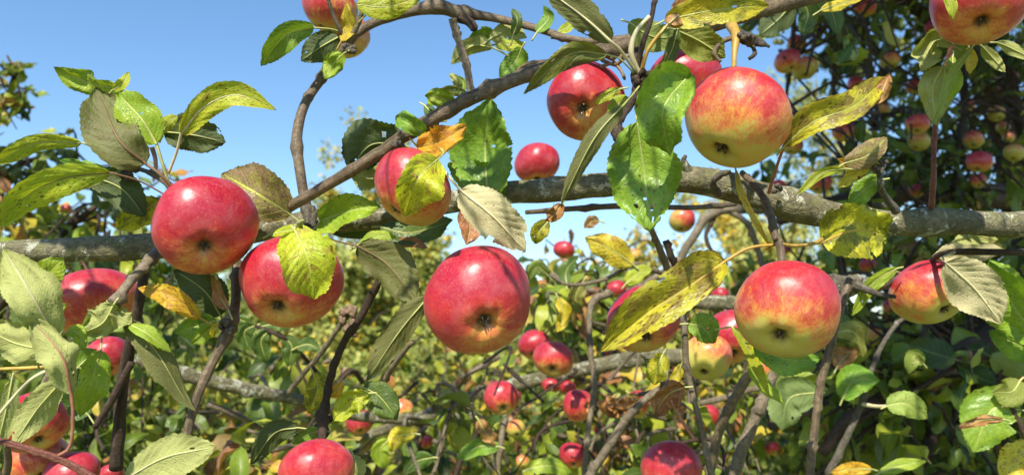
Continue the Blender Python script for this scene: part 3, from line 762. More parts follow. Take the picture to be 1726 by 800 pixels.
leaf(B, [(272, 338), (235, 358), (197, 388)], .585, 24, 'dusk', roll=10, fold=18, label='yellow edged dark leaf just left of the big apple')
wood('twig', [(262, 300, 3, .60), (262, 270, 3.5, .61), (256, 248, 4, .61)], BARK['dark'], B)

# ---- cluster hanging round the dark node, upper centre right
B = thing('leafy_shoot', 'dark knotted shoot with long leaves between the two upper right apples', 'leafy shoot', P(1075, 130, .56))
wood('twig', [(1072, 75, 8, .60), (1074, 105, 11, .57), (1078, 130, 13, .56), (1076, 150, 10, .555), (1060, 180, 6, .55), (1045, 205, 6, .545)], BARK['dark'], B, rough=.45, freq=110)
wood('bud', [(1044, 200, 5, .545), (1040, 215, 11, .543), (1048, 232, 12, .54), (1052, 243, 5, .54)], BARK['dark'], B, rough=.4, freq=150)
spur(B, 1078, 130, .555, 6, 9, BARK['dark'], spread=20)
wood('twig', [(1072, 120, 5, .555), (1085, 70, 4.5, .55), (1098, 30, 4, .55), (1106, -15, 4, .55)], BARK['dark'], B, nodes=2)
wood('twig', [(1078, 125, 4, .555), (1064, 90, 5, .55), (1072, 55, 4, .55), (1095, 28, 4, .55)], STALK['pale'], B)
wood('twig', [(1080, 128, 4, .555), (1092, 85, 3.5, .55), (1122, 45, 3, .548)], STALK['yellow'], B)
leaf(B, [(1030, 71), (985, 30), (915, -22)], .53, 26, 'olive', roll=10, fold=14, curl=12, under=True, stalk=[(1072, 122, .555), (1048, 88, .54)], stalk_mat='pale', stalk_r=2.6, label='olive leaf pointing up left at the top edge')
leaf(B, [(1022, 92), (960, 92), (882, 158)], .535, 19, 'olive', arch=-.012, roll=15, fold=18, curl=5, stalk=[(1070, 125, .555), (1045, 100, .54)], label='long drooping olive leaf under the slanting branch')
leaf(B, [(1120, 35), (1200, 18), (1300, 8)], .53, 30, 'dusk', arch=-.005, roll=5, fold=10, curl=-15, wl=1.0, wr=.95, label='yellow leaf with dark red brown end at the top')
leaf(B, [(1125, 42), (1165, 10), (1215, 10)], .525, 22, 'brown', roll=10, fold=10, wave=1.2, label='dark red brown leaf at the top edge')
leaf(B, [(1060, 38), (1100, 62), (1150, 62)], .57, 25, 'fresh', roll=12, fold=10, under=True)
leaf(B, [(1138, 50), (1180, 70), (1222, 98)], .56, 30, 'lime', roll=-8, fold=12, under=True, label='sunlit yellow green leaf above the tall apple')
leaf(B, [(1142, 50), (1132, 85), (1114, 118)], .545, 13, 'dark', roll=30, fold=25)
leaf(B, [(1160, 128), (1118, 185), (1128, 262)], .50, 52, 'green', arch=-.01, roll=-4, fold=12, curl=-18, wl=.85, wr=.95, wave=1.2, stalk=[(1082, 140, .55), (1120, 126, .52)], seed=77, label='green leaf with ragged edge in front of the tall apple')
leaf(B, [(1074, 205), (1086, 295), (1096, 386)], .53, 64, 'green', dd=-.01, arch=.005, roll=6, fold=12, curl=6, wave=.8, stalk=[(1078, 150, .555), (1072, 185, .54)], holes=((.45, .78, .9), (-.2, .8, .6), (-.35, .9, .8), (.1, .72, .5)), label='large dark green leaf with small holes in front of the limb')
leaf(B, [(1052, 176), (1000, 236), (945, 345)], .51, 17, 'olive', arch=-.01, roll=10, fold=20, curl=10, twist=50, under=True, stalk=[(1078, 145, .55), (1066, 160, .53)], label='long narrow olive leaf hanging in front of the limb')
leaf(B, [(1045, 150), (1025, 160), (1003, 176)], .55, 9, 'mottle', roll=10, fold=20)
leaf(B, [(1060, 165), (1040, 178), (1030, 200)], .56, 16, 'fresh', roll=10, fold=10)
spur(B, 1040, 110, .60, 6, 5, STALK['brown'], spread=32)

# ---- stem and tangled spur above the tall apple
B = thing('fruit_spur', 'tangled brown fruit spur above the pale cheeked apple at the upper right', 'spur', P(1237, 60, .57))
wood('twig', [(1237, 118, 4.5, .55), (1238, 92, 4.2, .552), (1240, 60, 8, .56), (1232, 42, 10, .58)], STALK['yellow'], B, rough=.2)
wood('twig', [(1240, 62, 7, .56), (1258, 72, 6, .562), (1272, 68, 8, .57), (1285, 74, 6, .572), (1297, 78, 2, .575)], BARK['old'], B, rough=.8, freq=140)
wood('twig', [(1240, 62, 6, .56), (1215, 72, 5, .56), (1205, 90, 4, .56), (1215, 105, 3, .56)], BARK['twig'], B, rough=.4)
wood('twig', [(1235, 50, 5, .57), (1255, 58, 4, .57), (1272, 88, 4, .56), (1262, 100, 3, .56)], BARK['old'], B, rough=.4)
spur(B, 1262, 76, .56, 5, 8, spread=24)

# ---- dark hanging twig that carries the right hand big apple
B = thing('fruiting_twig', 'thin dark twig hanging from the limb to the lower right big apple', 'twig', P(1252, 287, .63))
wood('twig', [(1250, 290, 5, .62), (1272, 312, 5.5, .61), (1295, 350, 6, .59), (1306, 395, 7, .57), (1316, 420, 7, .555), (1317, 448, 6, .548)], BARK['brown'], B, rough=.25, nodes=5, seed=3)
spur(B, 1308, 410, .565, 3, 7, BARK['brown'], spread=12)
wood('twig', [(1310, 410, 3.5, .56), (1340, 414, 3, .575), (1372, 410, 3, .60), (1386, 403, 3.5, .61)], STALK['yellow'], B)
leaf(B, [(1222, 440), (1165, 480), (1080, 535), (1012, 592)], .56, 44, 'heavy', dd=-.01, arch=-.012, roll=-4, fold=42, curl=8, twist=20, wl=1.1, wr=1.15, stalk=[(1306, 412, .565), (1262, 418, .56)], stalk_mat='yellow', stalk_r=2.4, seed=12, label='large yellow green leaf with brown mottling in front of a red apple')
leaf(B, [(1218, 442), (1190, 470), (1175, 500)], .575, 25, 'brown', roll=20, fold=20)
leaf(B, [(1240, 285, .60), (1252, 335, .59), (1300, 418, .58)], .59, 6, 'yellow', roll=10, fold=30, label='long thin yellow strip of leaf')

# ---- yellow brown leaf with long stalk left of the dark tree
B = thing('leafy_twig', 'single long yellow and brown leaf on a thin stalk right of the tall apple', 'leafy twig', P(1296, 322, .60))
wood('twig', [(1296, 325, 3, .60), (1308, 285, 2.6, .58), (1322, 245, 2.6, .56)], STALK['red'], B)
leaf(B, [(1322, 246), (1372, 205), (1440, 178), (1500, 124)], .55, 29, 'heavy', arch=-.01, roll=4, fold=14, curl=-8, wl=1.1, wr=.9, label='yellow and brown leaf with a dry curled tip')
leaf(B, [(1466, 178), (1486, 155), (1500, 124)], .545, 13, 'brown', roll=10, fold=20, wave=1.5)

# ---- mottled cluster above the limb at right
B = thing('leafy_twig', 'small twig with mottled green and orange leaves just above the limb at right', 'leafy twig', P(1500, 360, .64))
wood('twig', [(1512, 356, 7, .63), (1490, 328, 5, .62), (1484, 310, 5, .60), (1480, 290, 4, .60), (1465, 276, 3, .59)], BARK['old'], B, rough=.35)
spur(B, 1488, 280, .595, 5, 5, spread=16)
leaf(B, [(1422, 276), (1462, 262), (1497, 230)], .585, 20, 'purple', roll=-8, fold=12, label='green leaf with purple brown blotches above the limb')
leaf(B, [(1470, 272), (1440, 272), (1412, 270)], .59, 14, 'orange', roll=20, fold=20, label='orange yellow leaf tip under the blotched leaf')
leaf(B, [(1465, 275), (1440, 292), (1412, 316)], .595, 12, 'yellow', roll=25, fold=20)
leaf(B, [(1425, 284), (1385, 292), (1344, 328)], .58, 8, 'lime', roll=20, fold=15)
leaf(B, [(1486, 303), (1458, 318), (1430, 345)], .61, 19, 'green', roll=20, fold=15, label='green leaf resting on the limb at right')
spur(B, 1478, 345, .62, 2, 6)

# ---- vertical twig with pale leaves under the top right apple
B = thing('leafy_twig', 'upright thin twig with pale twisted leaves under the top right apple', 'leafy twig', P(1572, 345, .64))
wood('twig', [(1570, 350, 5, .64), (1574, 290, 4, .62), (1576, 220, 4, .61), (1590, 130, 3.5, .60), (1606, 68, 4, .59)], BARK['red'], B, rough=.2, nodes=6)
leaf(B, [(1604, 75), (1575, 70), (1552, 122)], .58, 22, 'pale', roll=20, fold=25, under=True, wave=2, label='pale curled leaf directly under the apple')
leaf(B, [(1590, 110), (1572, 150), (1578, 212)], .585, 25, 'pale', roll=-10, fold=20, wave=1.5, under=True, wr=.9, label='long pale yellow green leaf along the twig')
leaf(B, [(1640, 78), (1602, 130), (1574, 212)], .575, 7, 'pale', roll=10, fold=30)
leaf(B, [(1606, 95), (1604, 140), (1586, 192)], .595, 14, 'fresh', roll=30, fold=20)
leaf(B, [(1633, 80), (1636, 102), (1634, 126)], .585, 9, 'yellow', roll=10, fold=15, label='small yellow leaf with brown spots under the apple')
leaf(B, [(1655, 78), (1675, 100), (1695, 122)], .59, 11, 'pale', roll=10, fold=20, under=True)
leaf(B, [(1680, 72), (1705, 82), (1745, 102)], .58, 10, 'pale', roll=10, fold=15, under=True)
leaf(B, [(1595, -20, .50), (1604, 8, .50), (1607, 34, .50)], .50, 10, 'lime', roll=10, fold=15, label='lime green leaf tip over the top right apple')
leaf(B, [(1383, 18, .6), (1420, 6, .6), (1455, -2, .6)], .60, 9, 'yellow', roll=10, fold=15, label='yellow leaf at the top edge')

# ---- long curved twig left of centre
B = thing('fruiting_twig', 'long curved brown twig running from the second big apple down to the bottom edge', 'twig', P(398, 450, .60))
wood('twig', [(400, 440, 8, .62), (398, 470, 8, .61), (397, 510, 8, .60), (384, 560, 9, .59), (356, 615, 7.5, .58), (334, 665, 7.5, .57), (318, 720, 7.5, .565), (309, 770, 8, .56), (305, 860, 8.5, .56)], BARK['brown'], B, n=70, rough=.08, nodes=7, seed=6, knots=((.27, .45, .03), (.34, .35, .02), (.5, .2, .02)))
spur(B, 384, 552, .585, 6, 9, BARK['old'], spread=18)
leaf(B, [(338, 536), (290, 500), (234, 484)], .58, 19, 'orange', arch=-.008, roll=6, fold=12, wl=1.0, wr=.9, stalk=[(378, 550, .585), (356, 545, .58)], stalk_mat='yellow', label='orange yellow leaf pointing left between the two big apples')
leaf(B, [(372, 532), (345, 490), (295, 455)], .61, 34, 'dark', roll=10, fold=15, under=True, label='dark shaded leaf behind the orange leaf')
leaf(B, [(385, 522), (372, 500), (360, 462)], .58, 12, 'brown', roll=25, fold=25, wave=1.5, label='small upright rusty leaf beside the curved twig')
leaf(B, [(365, 540), (335, 548), (293, 560)], .59, 22, 'green', roll=10, fold=22, label='bright green leaf under the orange leaf')
leaf(B, [(362, 548), (345, 562), (322, 580)], .585, 13, 'fresh', roll=20, fold=22)
leaf(B, [(372, 545), (362, 555), (358, 568)], .58, 8, 'yellow', roll=20, fold=20)

# ---- grey twig crossing in front of the dusky apple
B = thing('fruiting_twig', 'short grey twig crossing in front of the dusky apple at left', 'twig', P(266, 420, .58))
wood('twig', [(270, 412, 8, .60), (262, 428, 9, .585), (240, 452, 8.5, .57), (214, 482, 8, .56), (192, 512, 9, .55)], BARK['twig'], B, n=30, rough=.15, nodes=3, knots=((.35, .3, .05), (.95, .4, .08)))
leaf(B, [(192, 512), (172, 545), (134, 562)], .545, 28, 'pale', roll=10, fold=20, curl=-10, under=True, wave=1.2, wl=1.0, wr=1.1, label='pale folded leaf below the dusky apple')
leaf(B, [(190, 515), (205, 535), (222, 545)], .55, 18, 'pale', roll=20, fold=20, under=True, wave=1.4)
leaf(B, [(210, 540), (262, 590), (322, 694)], .56, 24, 'olive', arch=-.012, roll=12, fold=24, curl=10, under=True, twist=40, label='long olive leaf hanging and folded below the short grey twig', holes=((.3, .35, .7),))
leaf(B, [(218, 546), (245, 560), (288, 592)], .55, 12, 'fresh', roll=30, fold=20)
wood('twig', [(246, 440, 9, .66), (238, 490, 8, .66), (222, 570, 10, .67), (206, 650, 10, .68), (196, 790, 11, .69)], BARK['dark'], B, rough=.2)
wood('twig', [(222, 610, 6, .67), (190, 670, 6, .67), (160, 720, 5, .67)], BARK['dark'], B, rough=.2)

# ---- pale leaves and red shoot, bottom left corner
B = thing('leafy_shoot', 'reddish shoot with pale veined leaves in the bottom left corner', 'leafy shoot', P(0, 742, .50))
wood('twig', [(-40, 732, 5, .50), (0, 742, 5.5, .50), (60, 760, 6, .50), (110, 778, 6, .50), (170, 812, 6, .50)], BARK['red'], B, nodes=3, rough=.12)
wood('twig', [(10, 746, 5, .50), (14, 775, 6, .51), (8, 815, 6, .52)], BARK['brown'], B)
wood('twig', [(-20, 720, 2.6, .49), (40, 650, 2.8, .49), (75, 626, 3, .49), (98, 622, 4, .50)], STALK['pale'], B)
wood('twig', [(-20, 622, 3, .55), (40, 620, 3, .55), (75, 618, 3, .55)], STALK['yellow'], B)
wood('twig', [(115, 580, 7, .58), (80, 640, 8, .58), (60, 690, 7, .58)], BARK['twig'], B, rough=.2)
leaf(B, [(92, 568), (55, 500), (6, 418)], .505, 40, 'pale', arch=-.012, roll=-8, fold=14, curl=14, under=True, stalk=[(116, 640, .51), (108, 600, .508)], stalk_mat='pale', stalk_r=2.2, wave=1.2, label='pale green underside leaf touching the left edge just under the limb')
leaf(B, [(84, 590), (25, 578), (-40, 545)], .515, 34, 'pale', roll=14, fold=14, under=True, wave=1.3, label='pale leaf with raised veins running off the left edge')
leaf(B, [(120, 664), (104, 600), (52, 538)], .495, 34, 'pale', arch=-.012, roll=-16, fold=30, curl=14, under=True, stalk=[(96, 768, .50), (118, 752, .498), (123, 700, .496)], stalk_mat='red', stalk_r=2.6, wave=1.2, holes=((.4, .2, .6), (.3, .26, .5)), label='pale olive leaf on a long curved reddish stalk')
leaf(B, [(62, 600), (30, 470), (36, 440)], .53, 22, 'green', roll=10, fold=12, under=True)
leaf(B, [(75, 545), (92, 525), (112, 512)], .54, 13, 'green', roll=20, fold=22, wave=1.2)
leaf(B, [(112, 560), (130, 560), (142, 590)], .53, 12, 'fresh', roll=20, fold=22, wave=1.2)
leaf(B, [(55, 492), (78, 465), (106, 434)], .53, 24, 'fresh', roll=0, fold=16, label='bright green leaf right under the limb at far left')
leaf(B, [(170, 590), (152, 650), (136, 702)], .56, 25, 'fresh', roll=8, fold=18, stalk=[(172, 560, .57)], wave=1.0, label='bright green leaf hanging below the dusky apple')
leaf(B, [(102, 644), (62, 690), (22, 750)], .52, 27, 'pale', roll=0, fold=18, under=True, label='pale green leaf in front of the lower left apple')
leaf(B, [(20, 640), (8, 700), (-10, 770)], .53, 20, 'pale', roll=10, fold=10, under=True)
leaf(B, [(212, 806), (280, 770), (368, 752)], .54, 40, 'pale', roll=5, fold=12, curl=16, under=True, stalk=[(180, 830, .54)], stalk_mat='pale', wl=.9, wr=1.05, label='big pale serrated leaf at the bottom beside the curved twig')
leaf(B, [(150, 700, .60), (135, 680, .60), (110, 600, .60)], .60, 24, 'dark', roll=10)
leaf(B, [(130, 620, .58), (150, 605, .58), (165, 640, .58)], .58, 18, 'green', roll=10)
leaf(B, [(-10, 470, .60), (20, 455, .60), (50, 440, .60)], .60, 22, 'green', roll=10)

# ---- dark twig centre left with leaves
B = thing('fruiting_twig', 'dark twig rising left of centre above the bottom apple', 'twig', P(545, 722, .66))
wood('twig', [(543, 745, 7, .63), (546, 700, 7, .64), (556, 640, 6, .65), (580, 575, 6, .65), (605, 540, 6, .64), (625, 500, 7, .635), (634, 484, 7, .63), (638, 470, 4, .628), (640, 462, 1.5, .626)], BARK['dark'], B, n=40, rough=.18, nodes=8, seed=9, knots=((.62, .4, .03), (.1, .3, .04)))
spur(B, 546, 715, .67, 6, 9, BARK['dark'], spread=18)
leaf(B, [(602, 414), (655, 448), (702, 512)], .60, 39, 'olive', roll=-6, fold=12, curl=12, under=True, stalk=[(548, 400, .64), (575, 408, .62)], stalk_mat='brown', wl=1.0, wr=.9, label='dark olive leaf with a ragged edge between two big apples')
leaf(B, [(604, 412), (640, 398), (668, 400)], .61, 10, 'fresh', roll=30, fold=15)
leaf(B, [(722, 500), (672, 560), (618, 642)], .59, 26, 'olive', roll=6, fold=20, curl=10, under=True, label='long pointed olive leaf left of the centre apple')
wood('twig', [(695, 575, 4, .62), (668, 610, 4.5, .64), (645, 645, 5, .66)], BARK['twig'], B, nodes=2)
leaf(B, [(528, 628), (535, 655), (520, 696)], .65, 21, 'dusk', roll=10, fold=18, wave=1.4, label='yellow and brown leaf on the dark twig')
leaf(B, [(622, 662), (592, 675), (562, 708)], .62, 22, 'lime', roll=8, fold=25, wave=1.6, label='crinkled yellow green leaf above the bottom apple')
leaf(B, [(612, 652), (640, 668), (670, 706)], .63, 28, 'dark', roll=4, fold=12, label='dark green leaf right of the crinkled one')
leaf(B, [(502, 720), (462, 730), (422, 784)], .64, 22, 'dark', roll=12, fold=18, under=True, label='dark leaf left of the bottom apple')
leaf(B, [(545, 725), (522, 730), (492, 748)], .65, 12, 'green', roll=12, fold=18)
leaf(B, [(580, 645), (560, 660), (545, 650)], .66, 10, 'orange', roll=20, fold=18)
leaf(B, [(595, 765), (600, 780), (610, 808)], .66, 17, 'pale', roll=20, fold=18, under=True)
# thin grey twig behind
B = thing('apple_twig', 'thin grey twig with a dried blossom cluster below the second big apple', 'twig', P(490, 660, .85))
wood('twig', [(486, 662, 5, .88), (515, 625, 4.5, .86), (545, 590, 4.5, .84), (575, 545, 4, .82), (590, 530, 4, .82)], BARK['twig'], B, nodes=4, rough=.15)
wood('twig', [(546, 610, 3, .84), (558, 606, 4, .84)], BARK['twig'], B)
for k in range(9):
    x0, y0 = 588 + rr.uniform(-14, 12), 535 + rr.uniform(-20, 22)
    wood('dry_blossom', [(x0, y0, 5, .82), (x0 + rr.uniform(-6, 6), y0 + 6, 7, .815), (x0 + rr.uniform(-8, 8), y0 + 14, 2, .815)], DRY, B, n=6, sides=6, rough=.6, freq=200, seed=k)

# ---- leaf over the second big apple
B = thing('leafy_twig', 'short twig with one large lime green leaf hanging over the second big apple', 'leafy twig', P(505, 385, .53))
wood('twig', [(512, 372, 4, .64), (500, 378, 3.5, .60), (496, 386, 3, .545)], STALK['green'], B)
leaf(B, [(497, 388), (518, 435), (529, 504)], .52, 54, 'mottle', arch=-.01, roll=4, fold=12, curl=-14, wl=.85, wr=.95, seed=50, label='large lime green leaf with brown spots')

# ---- leaves right of the small right hand apple
B = thing('leafy_shoot', 'shoot with pale and bright green leaves beside the apple at the right edge', 'leafy shoot', P(1720, 500, .66))
wood('twig', [(1760, 430, 7, .72), (1725, 425, 6, .70), (1690, 425, 6, .68), (1600, 425, 5, .70), (1567, 440, 4, .76)], BARK['dark'], B, rough=.2)
leaf(B, [(1594, 442), (1644, 488), (1688, 546)], .62, 38, 'beige', roll=-4, fold=8, curl=12, under=True, stalk=[(1610, 425, .68), (1590, 432, .665)], stalk_mat='pale', wl=1.0, wr=.95, label='broad beige leaf covering part of the right apple')
leaf(B, [(1690, 420), (1630, 424), (1568, 430)], .73, 19, 'beige', roll=15, fold=12, under=True, label='narrow beige leaf above the right apple')
leaf(B, [(1610, 405), (1650, 398), (1686, 408)], .68, 14, 'pale', roll=20, fold=12, under=True)
leaf(B, [(1750, 570), (1705, 510), (1668, 438)], .64, 52, 'green', roll=4, fold=16, curl=-10, wave=1.3, label='large glossy green leaf at the right edge')
leaf(B, [(1750, 600), (1715, 580), (1668, 560)], .66, 26, 'green', roll=10, fold=16)
leaf(B, [(1512, 452), (1470, 478), (1436, 532)], .74, 12, 'fresh', roll=25, fold=22, label='narrow arching green leaf left of the right apple')
leaf(B, [(1270, 580), (1325, 605), (1385, 604)], .60, 24, 'green', roll=10, fold=16, label='green leaf under the lower right big apple')

# ---- dark twig lower right
B = thing('apple_twig', 'long dark bare twig descending right of the lower right big apple', 'twig', P(1420, 490, .66))
wood('twig', [(1432, 470, 6, .68), (1416, 520, 7, .67), (1398, 590, 7, .66), (1383, 650, 7, .66), (1372, 730, 7, .66), (1362, 830, 7.5, .66)], BARK['brown'], B, n=50, rough=.12, nodes=7)
wood('twig', [(1400, 480, 18, .74), (1440, 482, 17, .75), (1480, 478, 12, .76), (1520, 470, 6, .78)], BARK['old'], B, rough=.35)
wood('twig', [(1440, 480, 8, .74), (1478, 494, 5, .72), (1510, 500, 3, .71)], BARK['old'], B, rough=.3)

# ---- twigs, lower centre right
B = thing('apple_twig', 'thin grey brown twig hanging from under the mottled leaf to the bottom edge', 'twig', P(1155, 520, .68))
wood('twig', [(1150, 518, 6, .68), (1154, 560, 5.5, .67), (1158, 620, 5.5, .67), (1174, 690, 5, .66), (1188, 750, 5, .66), (1205, 830, 5, .66)], BARK['twig'], B, n=50, rough=.14, nodes=8)
leaf(B, [(1118, 595), (1108, 620), (1102, 648)], .68, 19, 'dusk', roll=10, fold=18, under=False, label='drooping yellow brown leaf under the half hidden apple')
leaf(B, [(1150, 612), (1140, 632), (1128, 650)], .68, 10, 'yellow', roll=10, fold=18)
leaf(B, [(1155, 652), (1125, 665), (1102, 700)], .66, 24, 'brown', roll=14, fold=26, wave=2.2, label='crumpled pale brown leaf')
leaf(B, [(1160, 545), (1185, 552), (1206, 578)], .66, 24, 'green', roll=8, fold=14, wl=1.1, label='dark green leaf in front of the yellow apple')
wood('twig', [(1130, 672, 3, .66), (1148, 706, 3, .66), (1172, 742, 3, .66)], STALK['red'], B)
B = thing('apple_twig', 'grey twig curving down left from the crumpled leaf to the bottom edge', 'twig', P(1130, 650, .74))
wood('twig', [(1130, 648, 8, .74), (1098, 665, 7, .74), (1060, 700, 7, .74), (1030, 745, 7.5, .74), (985, 815, 8, .74)], BARK['twig'], B, n=40, rough=.12, nodes=6)
spur(B, 1128, 648, .73, 3, 8)
B = thing('apple_twig', 'thin pale twig dropping straight down right of the centre apple', 'twig', P(1000, 500, .9))
wood('twig', [(1030, 495, 6, .92), (1004, 503, 7, .91), (994, 530, 5, .9), (995, 590, 5, .89), (1002, 650, 5, .88), (992, 720, 4.5, .87), (983, 820, 4.5, .86)], BARK['twig'], B, n=50, rough=.15, nodes=8)
B = thing('apple_twig', 'stout grey twig slanting up behind the lower right big apple', 'twig', P(1210, 760, .8))
wood('twig', [(1278, 596, 8, .78), (1256, 640, 9, .79), (1228, 690, 8, .8), (1208, 740, 8, .81), (1190, 830, 9, .82)], BARK['brown'], B, n=40, rough=.15, nodes=5)
leaf(B, [(1234, 550), (1262, 590), (1296, 668)], .62, 11, 'lime', roll=25, fold=28, stalk=[(1205, 555, .64)], label='narrow green leaf curling over the twig')
leaf(B, [(1262, 610), (1280, 640), (1320, 680)], .64, 13, 'fresh', roll=30, fold=25)
B = thing('apple_twig', 'thick grey brown twig rising from the bottom edge, right of the stout one', 'twig', P(1240, 800, .85))
wood('twig', [(1318, 600, 8, .85), (1300, 640, 9, .85), (1275, 700, 9.5, .85), (1250, 760, 10, .85), (1230, 830, 11, .85)], BARK['twig'], B, n=40, rough=.18, nodes=6)
B = thing('apple_twig', 'pair of thin dark twigs hanging from the limb above the lower centre leaf', 'twig', P(1100, 385, .72))
wood('twig', [(1095, 380, 5, .70), (1108, 410, 5.5, .71), (1122, 445, 6, .72), (1130, 475, 5, .72), (1145, 500, 4, .72)], BARK['brown'], B, n=30, rough=.15, nodes=4)
wood('twig', [(1122, 405, 6, .73), (1135, 440, 6, .73), (1158, 468, 6, .74)], BARK['dark'], B, n=20, rough=.15, nodes=3)

# ---- unseen leaves and joining bough, added sunward to shade limb and apples
B = SLANT
TG = [(150, 415, .66, .34), (195, 418, .66, .36), (238, 412, .66, .38), (900, 316, .655, .36), (945, 312, .655, .38), (985, 310, .655, .33), (872, 436, .52, .36), (850, 300, .64, .37), (790, 290, .64, .42), (100, 470, .70, .40), (150, 460, .70, .44),
      (1095, 110, .64, .30), (945, 150, .64, .33), (1400, 360, .66, .36), (1110, 330, .53, .40), (640, 350, .66, .38), (690, 470, .6, .40), (1640, 470, .75, .38), (1700, 480, .64, .36), (1200, 500, .56, .46), (30, 330, .52, .30)]
ends = []
for k, (x, y, d, t) in enumerate(TG):
    q = P(x, y, d) + SUN * t
    while True:
        dd_ = (q - CAM).dot(FW)
        if dd_ < .03 or 400 - (q - CAM).dot(UP) / dd_ * FPX < -150: break
        q += SUN * .03
    ends.append((q, k))
ends.sort(key=lambda e: e[0].x)
LM_KEYS = ('green', 'olive', 'fresh', 'dark')
hub = [P(1450, -30, .69)] + [Vector((.35 - .16 * i, .42 + .02 * (i % 2), 2.22 + .03 * (i % 3))) for i in range(8)]
v, f, u = tube_geo([Vector(q) for q in catmull([tuple(h) for h in hub], 60)], [.007 - .00007 * i for i in range(61)], 10, .12, 60)
build('limb', v, f, BARK['brown'], B, hub[0], uvs=u)
for q, k in ends:
    s = min(hub[1:], key=lambda h: (h - q).length)
    c = [Vector(r) for r in catmull([tuple(s), tuple((s + q) / 2 + Vector((0, 0, .02))), tuple(q)], 8)]
    v, f, u = tube_geo(c, [.0022 - .00015 * i for i in range(9)], 6)
    build('twig', v, f, BARK['brown'], B, s, uvs=u)
    w = Vector((math.cos(k * 2.4), 0.25, math.sin(k * 2.4) * .5)).normalized()
    for j in range(2):
        a = q + w * (-.022 if j == 0 else .012) * (1 if k % 2 else -1)
        tip = a + (w * .055 + Vector((.01 * (k % 3 - 1), .0, -.012)))
        x1, y1, d1 = proj(a); x2, y2, d2 = proj(tip)
        xm, ym, dm = proj((a + tip) / 2)
        if min(d1, d2, dm) > .02 and j == 0 or min(d1, d2, dm) > .05:
            leaf(B, [(x1, y1, d1), (xm, ym, dm), (x2, y2, d2)], dm, .019 / dm * FPX, LM_KEYS[k % 4], roll=10, fold=12, seed=k * 5 + j)
# ================================================================== apples in front
apple(345, 383, 85, .560, 'big crimson apple at left in front of the limb, its calyx showing', (0.02, .52), .52, ripe=.8)
apple(491, 477, 84, .585, 'big red apple with a lime leaf across it, second from the left', (-.33, .62), .42, ripe=.8)
apple(157, 509, 75, .740, 'dusky red apple hanging behind the limb at left, shaded at its top', (.15, .95), .22, ripe=.7, flat=.80)
apple(695, 316, 69, .590, 'orange red apple half covered by a mottled leaf under the slanting branch', (-.55, .78), .24, ripe=1.0)
apple(809, 505, 92, .550, 'largest red apple at the centre, dried sepals on its underside', (.12, .50), .48, ripe=.8)
apple(985, 172, 66, .680, 'red apple with brown calyx facing us, upper centre under the slanting branch', (-.05, .20), .42, ripe=.9, side=(-.5, -.2, .8))
apple(1152, 138, 63, .680, 'pink red apple mostly hidden behind the ragged green leaf', (.1, .7), .42)
apple(1240, 199, 88, .550, 'tall apple with red top and pale yellow green bottom at the upper right', (-.38, .74), .04, stem=False, ripe=.35, side=(.1, -.25, .95))
apple(905, 276, 38, 1.10, 'small bright red apple peeping over the limb right of the big green leaf', (0, .9), .50, stem=False)
apple(1328, 522, 86, .550, 'big apple shading from red to yellow green at the lower right', (-.24, .66), .15, stem=False, ripe=.4, side=(.15, -.2, .95))
apple(1650, 2, 80, .540, 'red apple cut by the top edge at the upper right corner', (.03, .60), .48, ripe=.6)
apple(1564, 494, 60, .760, 'red and yellow apple partly behind a broad beige leaf at right', (.52, .62), .02, ripe=.3, side=(-.4, -.1, .9))
apple(535, 797, 62, .620, 'striped pink red apple at the bottom edge left of centre', (.05, .88), .22, ripe=.7)
apple(1085, 538, 60, .760, 'dark red apple behind the large mottled leaf', (.1, .7), .38, ripe=.7)
apple(1192, 602, 42, .930, 'pale yellow apple with a pink cheek under a dark green leaf', (-.2, .75), -.24, ripe=.25, side=(.5, -.2, .8))
apple(1231, 568, 50, .980, 'pink red apple between the pale yellow one and the big one', (.1, .7), .40)
apple(1280, 622, 26, 1.0, 'small yellow apple peeping out below the big lower right one', (.1, .8), -.15, ripe=.4)
apple(1132, 790, 50, .680, 'plain red apple at the bottom edge right of centre', (-.1, .85), .34, ripe=.7)
apple(58, 712, 54, .760, 'red apple behind pale leaves at the lower left edge', (.2, .7), .36, ripe=.7)
apple(66, 775, 48, .800, 'orange green apple below the red one at the lower left edge', (.2, .7), -.02, ripe=.8)
apple(118, 800, 46, .780, 'crimson apple at the bottom edge near the left corner', (.2, .9), .50)
apple(188, 798, 20, .90, 'little crimson apple on the bottom edge right of the reddish shoot', (.2, .9), .45)
apple(184, 600, 36, .900, 'dark red apple behind the hanging bright green leaf', (.1, .8), .60)
apple(556, 14, 47, .80, 'red streaked apple at the top edge above the arched branch', (-.3, .93), .30, ripe=.8, side=(-.3, -.2, .8))
apple(582, 62, 42, .84, 'orange apple directly under the red streaked one at the top', (.3, .75), .05, ripe=1.0)
apple(900, 580, 28, 1.40, 'dark pink apple touching a paler one, just right of the centre apple', (-.1, .8), .42)
apple(932, 605, 34, 1.30, 'small pink and yellow apple with dark calyx right of the centre apple', (-.05, .62), .16, ripe=.6)
apple(846, 670, 30, 1.12, 'small red apple directly below the large centre apple', (.1, .7), .24, ripe=.6)
apple(975, 682, 28, 1.10, 'round red apple with a yellow scar lower centre', (.7, .1), .30, ripe=.7)
apple(1149, 371, 23, 1.80, 'small apple, half red half green, alone just below the limb', (-.1, .9), .06, ripe=.3, side=(.7, -.2, .4))
apple(951, 421, 18, 1.6, 'tiny red apple against the sky right of the centre apple', (0, .9), .40)
apple(1039, 487, 17, 1.5, 'tiny red apple behind twigs left of the large mottled leaf', (0, .9), .40)
apple(928, 650, 15, 1.38, 'tiny pink apple above the round red one lower centre', (0, .9), .35)
apple(957, 654, 14, 1.39, 'tiny red apple between two larger ones lower centre', (0, .9), .38)
apple(1011, 724, 11, 2.7, 'tiny red apple in deep shade lower centre', (0, .9), .40)
